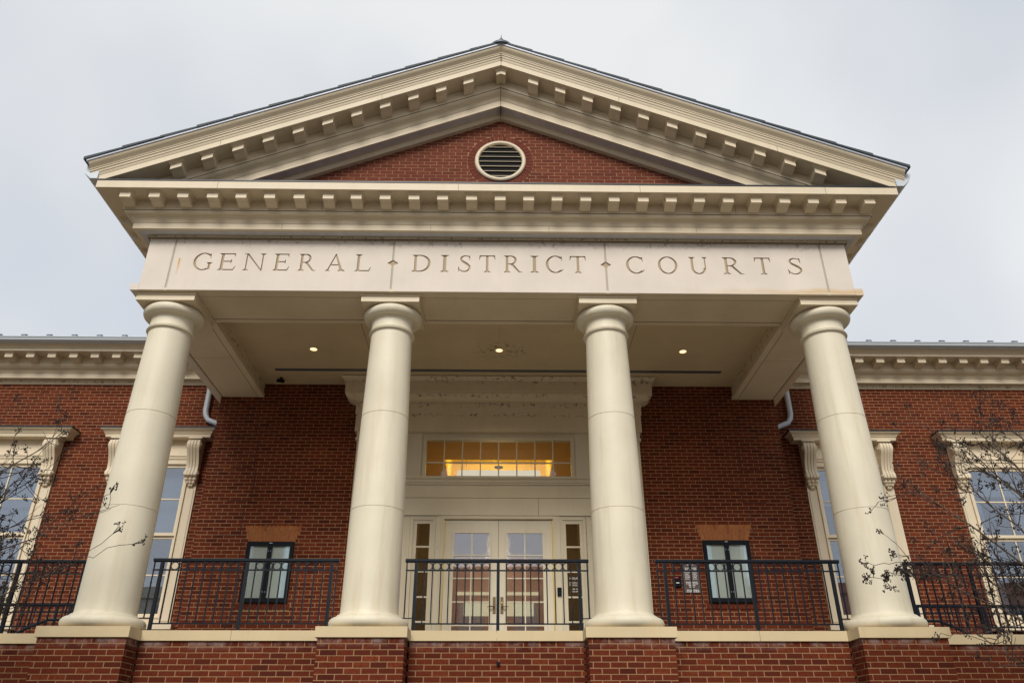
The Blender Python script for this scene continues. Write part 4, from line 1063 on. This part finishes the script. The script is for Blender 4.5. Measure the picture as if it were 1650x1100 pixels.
dl(fk[1], (-7.3, YT+.3, 1.2), (-6.4, YT+.4, 2.05), .030, 1.4)
dl(fk[0], (-6.6, YT, -.3), (-5.3, YT-.2, .55), .020, 1.3)
dl(fk[0], (-6.4, YT, -.7), (-5.0, YT-.2, .05), .016, 1.0)
dl(fk[1], (-6.5, YT+.1, .5), (-5.6, YT, 1.35), .022, 1.6)
dl(fk[1], (-6.6, YT+.1, .2), (-5.7, YT, .85), .022, 1.6)
dl((-5.0, YT, .8), (-4.7, YT, 1.2), (-4.5, YT, 1.36), .006, 0)
dl(fk[2], (-8.2, YT, .4), (-8.0, YT, 2.3), .03, .8)
tl = myrtle('bare crape myrtle with dark seed heads at the left edge of the frame', Lb, Ll, 3, 1.7)
Ll = []
Rb = (7.6, YT-.1, GZ)
fk = [(7.4, YT, -1.2), (7.55, YT+.2, -1.0), (7.7, YT-.2, -1.1)]
Ll += [(Rb, (7.7, YT, -2), fk[0], .075, 0), (Rb, (7.5, YT+.2, -2), fk[1], .06, 0), (Rb, (7.9, YT-.2, -2), fk[2], .06, 0)]
dl(fk[0], (6.6, YT, .1), (4.95, YT, 1.40), .026, 1.0)
dl(fk[0], (6.4, YT, -.3), (4.75, YT, .45), .022, 1.1)
dl((5.2, YT, .40), (4.75, YT, .45), (4.15, YT, .38), .006, 1.0)
dl((5.0, YT, .44), (4.6, YT, .56), (4.14, YT, .52), .005, 0)
dl(fk[0], (6.9, YT+.1, .7), (5.7, YT+.1, 2.05), .026, .8)
dl(fk[1], (7.0, YT+.2, 1.0), (6.05, YT+.2, 2.2), .030, 1.5)
dl(fk[1], (7.3, YT+.3, 1.4), (6.6, YT+.4, 2.35), .030, 1.6)
dl(fk[1], (6.7, YT, .4), (5.45, YT, 1.55), .024, 1.7)
dl(fk[1], (6.8, YT, .6), (5.8, YT, 1.75), .024, 1.7)
dl(fk[0], (6.5, YT, -.2), (5.3, YT, .75), .022, 1.6)
dl(fk[0], (6.5, YT-.1, -.4), (5.4, YT-.2, .30), .018, 1.4)
dl(fk[0], (6.2, YT-.1, -.9), (5.0, YT-.2, -.25), .014, .9)
dl((5.3, YT-.2, -.3), (4.9, YT-.2, -.15), (4.62, YT-.2, -.30), .005, 0)
dl(fk[2], (8.2, YT, .4), (8.0, YT, 2.3), .03, .8)
tr_ = myrtle('bare crape myrtle with dark seed heads at the right edge of the frame', Rb, Ll, 8, 1.6)

# ------------------------------------------------------------------ buildings across the street (they show in the glass; the side ones added to cut low sky light)
def street_building(label, xa, xb, y, ztop, mat):
    ob = thing('street_building', label, 'building', ((xa+xb)/2, y, GZ), 'buildings across the street')
    build(MB().box(xa, xb, y-9, y, GZ, ztop-.8), 'wall', mat, ob)
    build(MB().box(xa-.2, xb+.2, y-9.2, y+.2, ztop-.799, ztop), 'parapet', mat, ob)
    [build(MB().box(*q_), 'trim_band', 'stonetrim', ob) for q_ in ((xa-.3, xb+.3, y+.01, y+.5, 3.6, 5.6), (xa-.3, xb+.3, y+.01, y+.5, -.6, 1.3))]
    n = int((xb-xa)/4)
    for k in range(n):
        x = xa+2+k*(xb-xa-4)/(n-1)
        for z in (6.2, 1.35): build(MB().box(x-.9, x+.9, y+.005, y+.06, z, z+2.2), 'window', 'glass_wing', ob)
street_building('long brick shop building facing the courthouse across the street', -16, 16, -42, 11, 'facade')
street_building('added pale plastered building across the street to the left, blocking low sky', -52, -18, -41, 9.6, 'stonetrim')
street_building('added red brick building across the street to the right, blocking low sky', 18, 54, -43, 10.4, 'facade')
